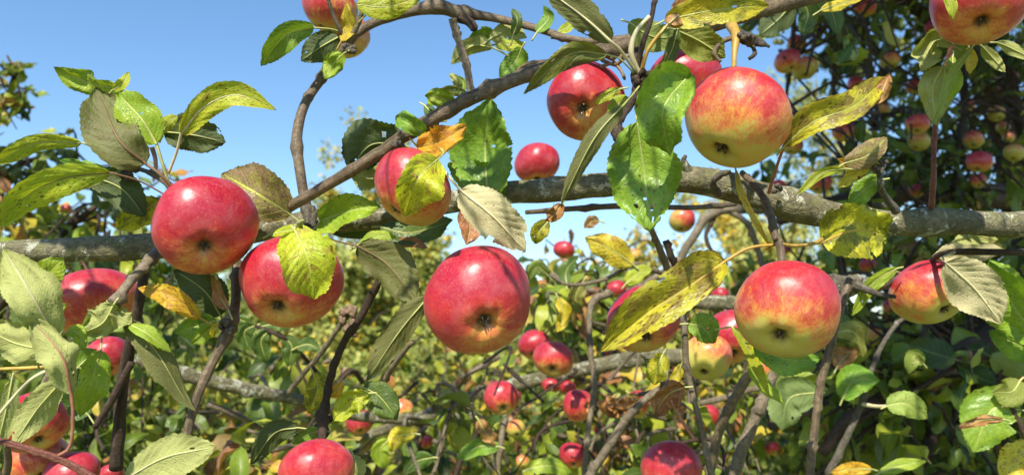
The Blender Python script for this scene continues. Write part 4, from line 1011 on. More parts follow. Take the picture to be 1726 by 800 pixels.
apple(1073, 681, 24, 1.25, 'pale pink apple behind the crumpled brown leaf', (.1, .8), .08, ripe=.8)
apple(1190, 700, 22, 1.35, 'dull crimson apple between two grey twigs lower right', (.1, .8), .45)
apple(965, 767, 23, 1.20, 'crimson apple low down just left of the pale vertical twig', (.1, .8), .45)
apple(1069, 431, 13, 2.4, 'small green apple above the large mottled leaf', (.1, .8), -.4, ripe=.1)
apple(870, 722, 16, 1.3, 'small green apple right below the red one under the centre apple', (.1, .8), -.4, ripe=.1)
apple(880, 779, 14, 1.4, 'small green apple at the bottom edge below the centre apple', (.1, .8), -.4, ripe=.1)
apple(1214, 497, 15, 2.0, 'small red apple just left of the lower right big apple', (.1, .8), .4)
apple(606, 712, 22, 1.25, 'red apple in the leaves right of the bottom left apple', (.1, .8), .40)
apple(678, 691, 20, 1.3, 'small orange apple under the dark green leaf, left of the grey limb', (.3, .6), -.32, ripe=1.0)
apple(1024, 597, 9, 2.8, 'tiny red fruit behind the vertical twig below the mottled leaf', (.1, .8), .4)
apple(868, 667, 12, 2.2, 'tiny dark red apple just behind the one under the centre apple', (.1, .8), .4)

# ---- more leaves a little farther back
B = thing('leafy_twig', 'twig with sunlit pale and green leaves low down right of the long bare twig', 'leafy twig', P(1440, 690, 1.0))
wood('twig', [(1395, 800, 6, 1.0), (1430, 730, 6, 1.0), (1452, 680, 5, 1.0), (1470, 620, 4.5, 1.0), (1500, 560, 4, 1.02), (1540, 520, 3, 1.05)], BARK['old'], B, nodes=6, rough=.25)
wood('twig', [(1452, 680, 4, 1.0), (1475, 684, 3, .98), (1495, 684, 3, .97)], STALK['pale'], B)
leaf(B, [(1494, 684), (1528, 680), (1564, 704)], .96, 22, 'pale', roll=8, fold=16, label='pale green leaf with raised veins, sunlit')
leaf(B, [(1420, 672), (1440, 640), (1482, 640)], .98, 26, 'green', roll=8, fold=10, label='round light green leaf with a brown scar')
leaf(B, [(1380, 660), (1330, 672), (1318, 726)], 1.0, 36, 'green', roll=10, fold=10, wl=.9)
leaf(B, [(1470, 790), (1435, 790), (1400, 796)], .95, 12, 'orange', roll=10, fold=14, label='orange leaf at the bottom edge')
leaf(B, [(1482, 796), (1520, 784), (1562, 776)], .95, 12, 'fresh', roll=10, fold=20)
leaf(B, [(1556, 612), (1540, 600), (1532, 630)], 1.0, 13, 'pale', roll=10, fold=20)
leaf(B, [(1405, 560), (1440, 560), (1455, 600)], 1.05, 18, 'dusk', roll=20, fold=20, wave=1.4)
leaf(B, [(1410, 620), (1425, 600), (1448, 590)], 1.05, 16, 'brown', roll=20, fold=20, wave=1.6)
B = thing('leafy_twig', 'twig with large green, rusty and yellow leaves in the bottom right corner', 'leafy twig', P(1700, 740, .9))
wood('twig', [(1760, 830, 6, .9), (1738, 760, 5, .9), (1712, 700, 4, .9), (1690, 650, 3, .9)], BARK['dark'], B, nodes=4)
leaf(B, [(1722, 690), (1672, 690), (1640, 762)], .90, 44, 'green', roll=4, fold=14, label='large green leaf partly in shade')
leaf(B, [(1692, 706), (1650, 708), (1612, 722)], .86, 9, 'brown', roll=20, fold=25, wave=1.5, label='narrow rusty leaf')
leaf(B, [(1720, 640), (1705, 660), (1672, 660)], .90, 24, 'lime', roll=10, fold=12)
leaf(B, [(1740, 745), (1715, 770), (1690, 812)], .84, 24, 'yellow', roll=10, fold=15, label='yellow brown leaf in the corner')
B = thing('leafy_twig', 'twig with a pale yellow spotted leaf just below the limb left of the tiny apples', 'leafy twig', P(1000, 430, 1.0))
wood('twig', [(1150, 470, 4, 1.05), (1100, 455, 4, 1.02), (1068, 446, 3.5, 1.0), (1020, 470, 3.5, 1.0), (960, 480, 3, 1.0), (925, 462, 3, 1.0)], BARK['twig'], B, nodes=6, rough=.2)
leaf(B, [(1068, 446), (1030, 420), (986, 400)], .98, 26, 'yellow', roll=6, fold=10, label='pale yellow leaf with small brown spots')
leaf(B, [(1055, 478), (1075, 462), (1100, 452)], .98, 14, 'lime', roll=6, fold=10)
leaf(B, [(955, 478), (955, 455), (975, 430)], 1.0, 13, 'dark', roll=15, fold=20)
leaf(B, [(925, 465), (905, 450), (892, 470)], 1.0, 12, 'fresh', roll=15, fold=20)
leaf(B, [(940, 500), (950, 530), (938, 560)], 1.0, 12, 'yellow', roll=15, fold=25, wave=1.4)
leaf(B, [(985, 470), (970, 500), (978, 530)], 1.05, 14, 'olive', roll=15, fold=20)
leaf(B, [(1010, 372), (998, 372), (985, 384)], 1.0, 11, 'brown', roll=15, fold=25)
B = thing('leafy_twig', 'low twig with green and rusty leaves at the bottom, under the small red apple', 'leafy twig', P(820, 740, 1.05))
wood('twig', [(760, 830, 5, 1.05), (775, 780, 4, 1.05), (800, 740, 4, 1.05), (812, 705, 3, 1.05)], BARK['dark'], B, nodes=4)
leaf(B, [(842, 752), (808, 752), (768, 772)], 1.02, 15, 'green', roll=8, fold=12)
leaf(B, [(806, 706), (818, 728), (838, 750)], 1.02, 12, 'brown', roll=15, fold=25, wave=1.6, label='rusty hanging leaf')
leaf(B, [(700, 730), (672, 735), (660, 762)], 1.05, 15, 'yellow', roll=15, fold=18, wave=1.4)
leaf(B, [(655, 740), (640, 760), (652, 790)], 1.05, 15, 'fresh', roll=15, fold=18)
leaf(B, [(730, 770), (700, 778), (680, 800)], 1.05, 16, 'dark', roll=10, fold=18)
leaf(B, [(890, 790), (925, 784), (965, 796)], 1.0, 14, 'fresh', roll=10, fold=18)
B = thing('leafy_twig', 'twig with dark shaded leaves directly under the second big apple', 'leafy twig', P(470, 560, 1.0))
wood('twig', [(560, 660, 4, 1.1), (520, 610, 3.5, 1.05), (480, 570, 3.5, 1.0), (430, 548, 3, 1.0)], BARK['dark'], B, nodes=4)
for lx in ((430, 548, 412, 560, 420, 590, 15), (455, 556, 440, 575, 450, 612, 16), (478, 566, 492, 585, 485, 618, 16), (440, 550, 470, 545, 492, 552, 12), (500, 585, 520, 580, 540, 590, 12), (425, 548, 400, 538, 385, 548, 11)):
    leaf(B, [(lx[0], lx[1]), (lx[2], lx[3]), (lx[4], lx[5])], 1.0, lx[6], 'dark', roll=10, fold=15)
B = thing('apple_twig', 'twig with a crumple of dead brown leaves left of the curving grey twig', 'twig', P(1025, 670, 1.1))
wood('twig', [(1100, 660, 4, 1.1), (1070, 666, 4, 1.1), (1045, 672, 4, 1.1), (1020, 690, 3, 1.1)], BARK['old'], B, nodes=3, rough=.3)
for k in range(6):
    x0, y0 = 1046 + rr.uniform(-14, 16), 668 + rr.uniform(-8, 10)
    leaf(B, [(x0, y0), (x0 + rr.uniform(-12, 12), y0 + 14), (x0 + rr.uniform(-18, 18), y0 + 30)], 1.08, 13, 'brown', roll=rr.uniform(-40, 40), fold=35, wave=2.5, curl=40, seed=900 + k)
B = thing('leafy_twig', 'twig with big dark shaded leaves beside the tall apple at the top', 'leafy twig', P(1320, 40, .95))
wood('twig', [(1400, -30, 5, .95), (1350, -5, 4.5, .95), (1310, 20, 4, .95), (1280, 45, 3, .95)], BARK['dark'], B, nodes=4)
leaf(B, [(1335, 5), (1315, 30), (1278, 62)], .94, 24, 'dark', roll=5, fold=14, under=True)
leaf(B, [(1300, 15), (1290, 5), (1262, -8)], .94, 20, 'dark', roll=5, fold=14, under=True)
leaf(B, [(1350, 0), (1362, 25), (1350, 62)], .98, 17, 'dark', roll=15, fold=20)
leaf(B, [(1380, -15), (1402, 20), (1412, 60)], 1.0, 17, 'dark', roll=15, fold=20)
# ================================================================== middle distance boughs
B = thing('apple_bough', 'grey bough with white lichen crossing behind the curved twig, lower left', 'bough', P(320, 630, 1.1))
wood('limb', [(230, 600, 13, 1.05), (315, 632, 12, 1.08), (400, 652, 12, 1.1), (520, 677, 10, 1.15), (600, 700, 9, 1.2), (700, 706, 9, 1.22), (800, 702, 8, 1.25)], BARK['limb'], B, n=60, rough=.14, nodes=6, seed=40)
wood('twig', [(350, 680, 5, 1.1), (400, 700, 5, 1.12), (440, 722, 4, 1.15)], BARK['twig'], B, nodes=2)
wood('twig', [(790, 690, 5, 1.25), (770, 660, 4, 1.25), (745, 640, 3, 1.25)], BARK['twig'], B, nodes=2)
B = thing('apple_bough', 'grey bough forking low in the picture below the large centre apple', 'bough', P(640, 716, 1.4))
wood('limb', [(600, 740, 8, 1.4), (680, 712, 9, 1.4), (760, 683, 10, 1.4), (820, 662, 12, 1.4), (900, 640, 12, 1.4), (1000, 618, 13, 1.4), (1080, 603, 14, 1.4), (1160, 600, 14, 1.4), (1290, 585, 14, 1.4)], BARK['limb'], B, n=60, rough=.12, nodes=6, seed=41)
wood('twig', [(735, 692, 5, 1.4), (725, 675, 4, 1.38), (712, 665, 3, 1.37)], BARK['old'], B)
wood('twig', [(858, 655, 4, 1.4), (852, 700, 5, 1.36), (845, 740, 5, 1.3), (835, 830, 6, 1.3)], BARK['twig'], B, nodes=5)
B = thing('apple_bough', 'thin crooked grey bough below the limb, right of the small two coloured apple', 'bough', P(1300, 340, 1.6))
wood('limb', [(1380, 345, 10, 1.7), (1300, 352, 9, 1.65), (1230, 352, 8, 1.6), (1190, 368, 8, 1.6), (1172, 395, 7, 1.6), (1150, 430, 7, 1.6), (1140, 480, 8, 1.6)], BARK['twig'], B, n=60, rough=.15, nodes=8)
wood('twig', [(1230, 355, 5, 1.6), (1262, 380, 5, 1.6), (1280, 430, 5, 1.6), (1300, 500, 5, 1.6)], BARK['twig'], B, nodes=5)
wood('twig', [(1150, 430, 5, 1.6), (1100, 470, 5, 1.6), (1040, 495, 5, 1.55), (960, 480, 4, 1.5), (930, 460, 4, 1.5)], BARK['twig'], B, nodes=5)
wood('twig', [(1205, 365, 4, 1.6), (1190, 400, 3.5, 1.6), (1210, 440, 3, 1.6)], BARK['dark'], B, nodes=4)
B = thing('apple_bough', 'short dark grey bough between the mottled leaf and the lower right big apple', 'bough', P(1210, 510, 1.1))
wood('limb', [(1150, 505, 11, 1.1), (1200, 510, 13, 1.1), (1260, 510, 13, 1.1), (1380, 490, 15, 1.1)], BARK['limb'], B, n=30, rough=.12)
wood('twig', [(1178, 680, 5, 1.1), (1220, 670, 5, 1.1), (1270, 655, 5, 1.1), (1330, 650, 4, 1.1)], BARK['twig'], B, nodes=3)
# ---- the apples of those trees
FAR = [
 (1367, 32, 20, 1.9, -.35, 'green apple high in the dark tree near the top edge'), (1456, 12, 20, 1.9, .30, 'dark red apple at the top edge in the dark tree'),
 (1328, 103, 23, 1.8, .22, 'dark red apple touching a green one, right of the tall apple'), (1357, 115, 22, 1.85, -.25, 'dark green apple touching a red one, right of the tall apple'),
 (1343, 73, 16, 2.0, .2, 'shaded red apple just above the touching red and green pair'), (1500, 103, 17, 2.0, -.2, 'greenish apple in deep shade above the long yellow leaf tip'),
 (1443, 143, 15, 2.1, .3, 'small red apple above the long yellow and brown leaf'), (1541, 146, 14, 2.1, .25, 'small red apple left of the pale leaves in the dark tree'),
 (1423, 222, 20, 1.9, .1, 'orange brown apple just under the long yellow and brown leaf'), (1547, 210, 20, 1.75, .08, 'pink and green apple in the sun, upper of a touching pair'),
 (1548, 238, 20, 1.85, -.3, 'green apple, lower of the touching sunlit pair'), (1574, 48, 16, 2.0, .35, 'pink red apple just left of the top right big apple'),
 (1651, 273, 22, 1.7, .25, 'sunlit red apple in the dark tree at right'), (1649, 305, 14, 1.9, .1, 'small orange red apple below the sunlit red one'),
 (1709, 258, 18, 1.8, -.4, 'bright green apple near the right edge'), (1679, 192, 15, 2.1, -.35, 'yellow green apple below the top right big apple'),
 (1628, 178, 14, 2.1, .1, 'red and green apple right of the upright thin twig'), (1641, 236, 17, 1.9, -.1, 'half green apple just above the sunlit red one'),
 (1456, 292, 18, 1.9, .15, 'red apple behind the blotched green leaf'), (1441, 257, 10, 2.2, .3, 'tiny red apple above the blotched green leaf'),
 (1381, 309, 20, 1.9, .25, 'dark red apple hanging just above the limb'), (1313, 314, 13, 2.1, .2, 'small shaded apple behind the thin stalk'),
 (1336, 246, 18, 2.0, -.1, 'dark green apple behind the base of the long yellow leaf'), (1488, 186, 14, 2.1, -.3, 'small green apple between two hanging twigs'),
 (1471, 566, 19, 1.5, -.35, 'yellow green apple right of the lower right big apple'), (1502, 517, 15, 1.7, .15, 'orange red apple left of the red and yellow one'),
 (1338, 661, 13, 1.9, .25, 'tiny red apple under the lower right big apple'), (1463, 445, 15, 1.7, .35, 'red apple just under the round yellow leaf'),
 (1726, 632, 19, 1.4, .2, 'orange red apple cut by the right edge'), (1643, 546, 10, 2.2, .2, 'tiny red apple under the broad beige leaf'),
 (1690, 215, 11, 2.3, -.3, 'tiny yellow green apple, upper right in the dark tree'), (1700, 232, 10, 2.4, -.2, 'tiny green apple beside the bright green one'),
 (1705, 128, 12, 2.2, .2, 'small red apple right of the pale leaf tips'), (1325, 420 , 9, 2.4, .3, 'tiny red apple behind the thin ochre stalk'),
 (1505, 75, 11, 2.3, -.1, 'tiny shaded apple high in the dark tree'), (1590, 560, 10, 2.2, -.3, 'tiny green apple right of the dark lichened bough'),
 (112, 352, 10, 2.2, .1, 'tiny reddish apple in the leaves at far left'), (222, 648, 12, 1.9, -.3, 'small green yellow apple right of the dark vertical twig'),
 (718, 745, 12, 2.0, .3, 'tiny red apple low in the leaves left of centre'), (1140, 628, 10, 2.3, .3, 'tiny red apple behind the drooping yellow leaf'),
 (1302, 755, 13, 1.9, .3, 'small dark red apple between the two thick twigs and the dark one'), (1545, 322, 12, 2.2, .3, 'small dark red apple just above the limb at right')]
for (x, y, r, d, b, lab) in FAR:
    apple(x, y, r * .95, d, lab, ((x * 7 % 9) / 12 - .35, .75), b - .04, ripe=.3 if b < 0 else .7, hi=False)

# ================================================================== orchard trees farther off
def proto_leaf(seed, wid, bend, fold, nv=6):
    R = random.Random(seed)
    verts, uvs, faces = [], [], []
    us = (-1, -.5, 0, .5, 1)
    ph = R.uniform(0, 6)
    for i in range(nv + 1):
        v = i / nv
        w = wid * leaf_profile(min(max(v, .015), .99)) if v < 1 else 0.004
        ang = bend * v
        yy = math.sin(ang) / bend if abs(bend) > .01 else v
        zz = -(1 - math.cos(ang)) / bend if abs(bend) > .01 else 0
        for u in us:
            a = abs(u)
            h = a * w * math.sin(fold) + 0.08 * math.sin(v * 8 + ph + u * 2) * a * a
            verts.append((u * w * math.cos(fold) * (1 + .09 * math.sin(v * 14 + ph + 2 * u)), yy, zz + h))
            uvs.append((.5 + .5 * u, v))
    m = 5
    for i in range(nv):
        for k in range(m - 1):
            faces.append((i * m + k, i * m + k + 1, (i + 1) * m + k + 1, (i + 1) * m + k))
    b = len(verts)          # short stalk
    for (yy, zz) in ((-.34, .03), (0.02, -.005)):
        for q in range(3):
            verts.append((.014 * math.cos(q * 2.09), yy, zz + .014 * math.sin(q * 2.09))); uvs.append((.5, .01))
    faces += [(b, b + 1, b + 4, b + 3), (b + 1, b + 2, b + 5, b + 4), (b + 2, b, b + 3, b + 5)]
    return verts, faces, uvs
PROTO = [proto_leaf(7, .30, 2.6, .9), proto_leaf(8, .27, -1.2, .7), proto_leaf(1, .30, .5, .25), proto_leaf(2, .35, -.45, .2), proto_leaf(3, .25, 1.3, .55), proto_leaf(4, .33, .3, .45), proto_leaf(5, .22, 1.0, .15), proto_leaf(6, .31, 1.9, .8)]
PMESH = [mesh_from('leaf', v, f, SMALL, uvs=u) for v, f, u in PROTO]
PN = [(np.array(v), np.array([list(q) + [q[-1]] * (4 - len(q)) for q in f]), np.array(u)) for v, f, u in PROTO]

def merged_leaves(name, items, parent, origin, mat=None, protos=None):
    """items: list of (Matrix world, proto index, tone) joined into one mesh"""
    protos = protos or PN
    V, F, U, Tn = [], [], [], []
    base = 0
    o = np.array(origin)
    for M, pi, tone in items:
        v, f, u = protos[pi]
        A = np.array(M)
        V.append(v @ A[:3, :3].T + A[:3, 3] - o); F.append(f + base); U.append(u)
        Tn.append(np.full(len(v), tone, dtype=np.float32)); base += len(v)
    V = np.concatenate(V); F = np.concatenate(F); U = np.concatenate(U); Tn = np.concatenate(Tn)
    me = bpy.data.meshes.new(name)
    me.vertices.add(len(V)); me.vertices.foreach_set('co', V.astype(np.float32).ravel())
    me.loops.add(len(F) * 4); me.loops.foreach_set('vertex_index', F.astype(np.int32).ravel())
    me.polygons.add(len(F)); me.polygons.foreach_set('loop_start', np.arange(0, len(F) * 4, 4, dtype=np.int32))
    me.polygons.foreach_set('use_smooth', np.ones(len(F), dtype=bool))
    me.update(calc_edges=True)
    lay = me.uv_layers.new(name='UVMap'); lay.data.foreach_set('uv', U[F.ravel()].astype(np.float32).ravel())
    at = me.attributes.new('tone', 'FLOAT', 'POINT'); at.data.foreach_set('value', Tn)
    me.materials.append(mat or SMALL)
    ob = bpy.data.objects.new(name, me); link(ob, parent)
    ob.location = Vector(origin) - (ORIG[parent.name] if parent else Vector((0, 0, 0)))
    ob['kind'] = 'stuff'
    return ob

def leaf_matrix(R, pos, out, size, droop=0.5):
    """a leaf growing along out, its face turned roughly to the light"""
    d = (out + Vector((0, 0, -droop)) + Vector((R.gauss(0, .35), R.gauss(0, .35), R.gauss(0, .3)))).normalized()
    nrm = (Vector((0, -.25, .8)) + Vector((R.gauss(0, .5), R.gauss(0, .5), R.gauss(0, .35))))
    x = d.cross(nrm)
    if x.length < .05: x = Vector((1, 0, 0))
    x.normalize(); z = x.cross(d)
    M = Matrix(((x.x, d.x, z.x, 0), (x.y, d.y, z.y, 0), (x.z, d.z, z.z, 0), (0, 0, 0, 1)))
    return Matrix.Translation(pos + d * size * .33) @ M @ Matrix.Scale(size, 4)

def orchard_tree(label, limbs, areas, tone, seed, group=None, size=(.030, .068), origin=None, extra=None, bark='dark', trunk=None, max_parts=300, twig_r=.0022):
    """limbs: photo polylines (x, y, r_px, d). areas: (x0,y0,x1,y1, d0,d1, number of twigs, keep function)"""
    R = random.Random(seed)
    root = thing('apple_tree', label, 'apple tree', origin if origin is not None else P(*limbs[0][0][:2], limbs[0][0][3]), group)
    samples = []
    for i, L in enumerate(limbs):
        wood('limb', L, BARK[bark], root, n=12 * (len(L) - 1), sides=9, rough=.2, freq=50, nodes=4, seed=seed + i)
        path, rad = px_path(L, 14)
        samples += path
    if trunk:
        path = [Vector(p[:3]) for p in trunk]; rr_ = [p[3] for p in trunk]
        c = catmull([tuple(p) for p in trunk], 16)
        v, f, u = tube_geo([Vector(q[:3]) for q in c], [float(q[3]) for q in c], 14, .18, 12, seed)
        build('trunk', v, f, BARK['old'], root, path[0], uvs=u)
    leaves = []
    for (x0, y0, x1, y1, d0, d1, nt, keep) in areas:
        made = 0; tries = 0
        while made < nt and tries < nt * 12:
            tries += 1
            x, y, d = R.uniform(x0, x1), R.uniform(y0, y1), R.uniform(d0, d1)
            if keep and not keep(x, y, R): continue
            E = P(x, y, d)
            S = min(R.sample(samples, min(10, len(samples))), key=lambda s: (s - E).length)
            if (E - S).length > .34: S = E + (S - E).normalized() * R.uniform(.13, .26) + Vector((0, 0, .04))
            if (E - S).length < .04: continue
            made += 1
            mid = (S + E) / 2 + Vector((R.uniform(-.04, .04), R.uniform(-.04, .04), R.uniform(.0, .06)))
            c = catmull([tuple(S), tuple(mid), tuple(E)], 8)
            path = [Vector(q) for q in c]
            r = twig_r * R.uniform(.8, 1.5)
            v, f, u = tube_geo(path, [r * (1.5 - .11 * i) for i in range(9)], 5, cap=False)
            build('twig', v, f, BARK['dark'] if bark == 'dark' or R.random() < .5 else BARK['twig'], root, S, uvs=u)
            tw = tone(x, y, R)
            for k in range(R.randint(6, 10)):
                j = min(8, 3 + int(6 * R.random()))
                pos = path[j]
                tan = (path[min(j + 1, 8)] - path[j - 1]).normalized()
                rad = Vector((R.gauss(0, 1), R.gauss(0, 1), R.gauss(0, 1))).normalized()
                out = (tan * .5 + rad).normalized()
                s = R.uniform(*size)
                tn = min(max(tw + R.gauss(0, .13) + (R.random() < .12) * R.uniform(.2, .5), 0.02), .99)
                leaves.append((leaf_matrix(R, pos, out, s), R.randrange(8), tn))
    def clear(it):
        x, y, d = proj(it[0].translation)
        for ax, ay, ar, ad in APOS:
            if d < ad + .03 and (x - ax) ** 2 + (y - ay) ** 2 < (ar * 1.0 + 36 * min(1.6, 1.3 / d)) ** 2 and ad > .6:
                return R.random() < .06
        return True
    leaves = [it for it in leaves if clear(it)]
    def show(it):
        x, y, d = proj(it[0].translation)
        inside = -20 < x < 1746 and -20 < y < 820
        return (0 if inside else 1, d)
    leaves.sort(key=show)
    o0 = ORIG[root.name]
    for M, pi, tn in leaves[:max_parts]:
        o = bpy.data.objects.new('leaf', PMESH[pi]); link(o, root)
        o.matrix_local = Matrix.Translation(-o0) @ M
        o['tint'] = float(tn)
    rest = leaves[max_parts:] + (extra or [])
    if rest: merged_leaves('foliage', rest, root, o0)
    return root

def shade_crown(R, areas, n, size, tone=.2, zmin_px=-45):
    """unseen upper crown leaves, added above the frame on the sunward side for shade"""
    out = []
    while len(out) < n:
        x0, y0, x1, y1, d0, d1 = R.choice(areas)
        p = P(R.uniform(x0, x1), R.uniform(y0, y1), R.uniform(d0, d1))
        q = p + SUN * R.uniform(.5, 3.2)
        v = q - CAM
        d = v.dot(FW)
        yy = 400 - v.dot(UP) / d * FPX if d > .05 else -999
        if d > .05 and yy > zmin_px: continue
        if q.z < CAM.z + .9 or q.y < -.1: continue
        out.append((leaf_matrix(R, q, Vector((R.gauss(0, 1), R.gauss(0, 1), 0)).normalized(), R.uniform(*size)), R.randrange(8), min(max(tone + R.gauss(0, .1), .02), .99)))
    return out

# ---- the dense dark tree at the right
def keep_right(x, y, R):
    # the crown thins out to its left edge, where sky shows through
    if y < 350:
        edge = (1225 if y < 85 else 1296) + R.uniform(-30, 45)
        if x < edge: return False
        dx = (x - edge) / 190.0
        hole = math.exp(-((x - 1385) / 42) ** 2 - ((y - 215) / 85) ** 2) + .7 * math.exp(-((x - 1345) / 30) ** 2 - ((y - 270) / 60) ** 2) + .6 * math.exp(-((x - 1700) / 26) ** 2 - ((y - 360) / 40) ** 2)
        return R.random() < min(1, .30 + dx) * (1 - min(1, hole * 1.35))
    return True
RS = random.Random(77)
crown = shade_crown(RS, [(1280, -60, 1700, 330, 1.3, 2.0), (1330, -60, 1900, 420, 1.5, 3.6), (1380, 330, 1900, 860, 1.3, 2.8), (1380, 430, 1900, 860, 1.2, 2.6), (1380, 480, 1900, 860, 1.2, 2.0)], 8500, (.055, .085))
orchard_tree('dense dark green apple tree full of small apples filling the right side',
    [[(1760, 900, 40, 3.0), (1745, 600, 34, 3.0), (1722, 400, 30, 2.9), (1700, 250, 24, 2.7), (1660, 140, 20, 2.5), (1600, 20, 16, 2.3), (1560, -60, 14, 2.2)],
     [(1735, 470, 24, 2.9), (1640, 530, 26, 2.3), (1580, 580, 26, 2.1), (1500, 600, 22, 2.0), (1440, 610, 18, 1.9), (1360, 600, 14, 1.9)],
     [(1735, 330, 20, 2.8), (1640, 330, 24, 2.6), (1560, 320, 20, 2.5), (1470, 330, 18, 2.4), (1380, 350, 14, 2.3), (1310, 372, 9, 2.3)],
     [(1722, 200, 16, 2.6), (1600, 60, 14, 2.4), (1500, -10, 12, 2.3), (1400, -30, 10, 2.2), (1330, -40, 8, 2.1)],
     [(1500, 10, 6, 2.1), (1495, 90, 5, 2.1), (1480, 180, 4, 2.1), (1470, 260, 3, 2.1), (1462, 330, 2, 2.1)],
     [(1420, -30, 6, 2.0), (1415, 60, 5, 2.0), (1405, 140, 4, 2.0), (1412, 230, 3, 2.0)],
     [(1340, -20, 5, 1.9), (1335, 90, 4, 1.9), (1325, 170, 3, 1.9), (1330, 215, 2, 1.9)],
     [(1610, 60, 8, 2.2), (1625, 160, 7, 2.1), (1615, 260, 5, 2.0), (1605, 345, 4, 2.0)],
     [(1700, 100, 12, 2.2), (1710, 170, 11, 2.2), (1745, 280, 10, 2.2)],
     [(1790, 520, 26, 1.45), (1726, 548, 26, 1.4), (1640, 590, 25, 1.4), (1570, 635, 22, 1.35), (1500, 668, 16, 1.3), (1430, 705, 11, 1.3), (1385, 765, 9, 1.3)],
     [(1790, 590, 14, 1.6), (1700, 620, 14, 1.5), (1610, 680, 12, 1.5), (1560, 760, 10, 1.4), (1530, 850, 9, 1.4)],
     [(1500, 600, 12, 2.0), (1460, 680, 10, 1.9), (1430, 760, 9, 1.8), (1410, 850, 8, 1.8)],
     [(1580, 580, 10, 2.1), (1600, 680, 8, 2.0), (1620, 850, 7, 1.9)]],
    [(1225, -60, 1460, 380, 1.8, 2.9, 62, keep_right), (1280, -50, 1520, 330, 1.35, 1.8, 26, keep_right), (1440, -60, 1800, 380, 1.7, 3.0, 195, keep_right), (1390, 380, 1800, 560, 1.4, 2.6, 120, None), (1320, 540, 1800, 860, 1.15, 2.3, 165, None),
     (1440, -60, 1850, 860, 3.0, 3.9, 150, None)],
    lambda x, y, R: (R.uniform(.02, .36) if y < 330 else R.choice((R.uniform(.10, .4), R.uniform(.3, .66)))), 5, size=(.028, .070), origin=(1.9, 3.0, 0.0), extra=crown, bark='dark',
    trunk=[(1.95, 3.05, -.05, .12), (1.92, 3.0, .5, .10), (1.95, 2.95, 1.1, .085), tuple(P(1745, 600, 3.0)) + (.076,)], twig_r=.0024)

# ---- tree behind the middle, lower half
orchard_tree('sunlit apple tree with yellowing leaves behind the lower middle of the picture',
    [[(1050, 900, 26, 2.6), (1040, 760, 20, 2.5), (1000, 660, 15, 2.4), (960, 560, 10, 2.3), (930, 480, 6, 2.2)],
     [(1040, 760, 14, 2.5), (1120, 660, 12, 2.4), (1200, 560, 9, 2.3), (1260, 450, 5, 2.3)],
     [(1040, 780, 14, 2.5), (940, 740, 12, 2.2), (860, 720, 9, 2.0), (780, 700, 6, 1.9)],
     [(1040, 800, 14, 2.5), (1180, 770, 12, 2.2), (1300, 720, 9, 2.0), (1380, 690, 6, 1.9)],
     [(1000, 660, 8, 2.3), (1080, 620, 7, 2.0), (1180, 640, 5, 1.8)]],
    [(870, 470, 1290, 560, 1.8, 2.9, 42, None), (850, 560, 1300, 860, 1.5, 2.6, 95, None), (840, 620, 1320, 860, 2.6, 3.6, 70, None), (890, 395, 1080, 480, 1.9, 2.4, 12, None), (850, 620, 1320, 860, .95, 1.4, 26, None), (880, 470, 1000, 600, 1.3, 1.7, 8, None), (1080, 420, 1300, 480, 2.0, 2.6, 8, None)],
    lambda x, y, R: R.choice((R.uniform(.05, .35), R.uniform(.3, .65), R.uniform(.6, .97))), 15, origin=(.5, 2.7, 0), bark='twig',
    trunk=[(.38, 2.72, -.05, .09), (.36, 2.7, .5, .07), tuple(P(1050, 900, 2.6)) + (.05,)])

# ---- tree behind the lower left centre
def keep_lc(x, y, R):
    # a clearing with the pale shrubs beyond stays open
    return not (300 < x < 720 and y < 560) and not (R.random() < .6 * math.exp(-((x - 430) / 110) ** 2 - ((y - 560) / 60) ** 2))
orchard_tree('loose apple tree with light green and yellow leaves behind the curved twig',
    [[(640, 920, 24, 2.6), (620, 800, 18, 2.5), (560, 720, 12, 2.3), (480, 640, 8, 2.2), (430, 590, 5, 2.2)],
     [(620, 800, 14, 2.5), (700, 720, 10, 2.2), (780, 640, 6, 2.1), (840, 600, 4, 2.1)],
     [(620, 820, 14, 2.5), (500, 790, 10, 2.2), (380, 740, 8, 2.0), (280, 690, 5, 1.9)]],
    [(230, 700, 880, 860, 1.5, 2.6, 80, None), (330, 650, 880, 860, .95, 1.4, 24, None), (230, 600, 880, 700, 1.8, 3.0, 26, keep_lc), (300, 545, 480, 600, 2.0, 2.4, 5, None), (680, 500, 880, 660, 2.2, 2.9, 16, None), (230, 720, 880, 860, 2.8, 3.6, 40, None)],
    lambda x, y, R: R.choice((R.uniform(.1, .4), R.uniform(.4, .7), R.uniform(.6, .97))), 25, origin=(-.5, 2.7, 0), bark='twig',
    extra=shade_crown(RS, [(300, 680, 860, 860, 1.3, 2.6)], 500, (.05, .08)),
    trunk=[(-.42, 2.68, -.05, .09), (-.44, 2.66, .5, .07), tuple(P(640, 920, 2.6)) + (.05,)])

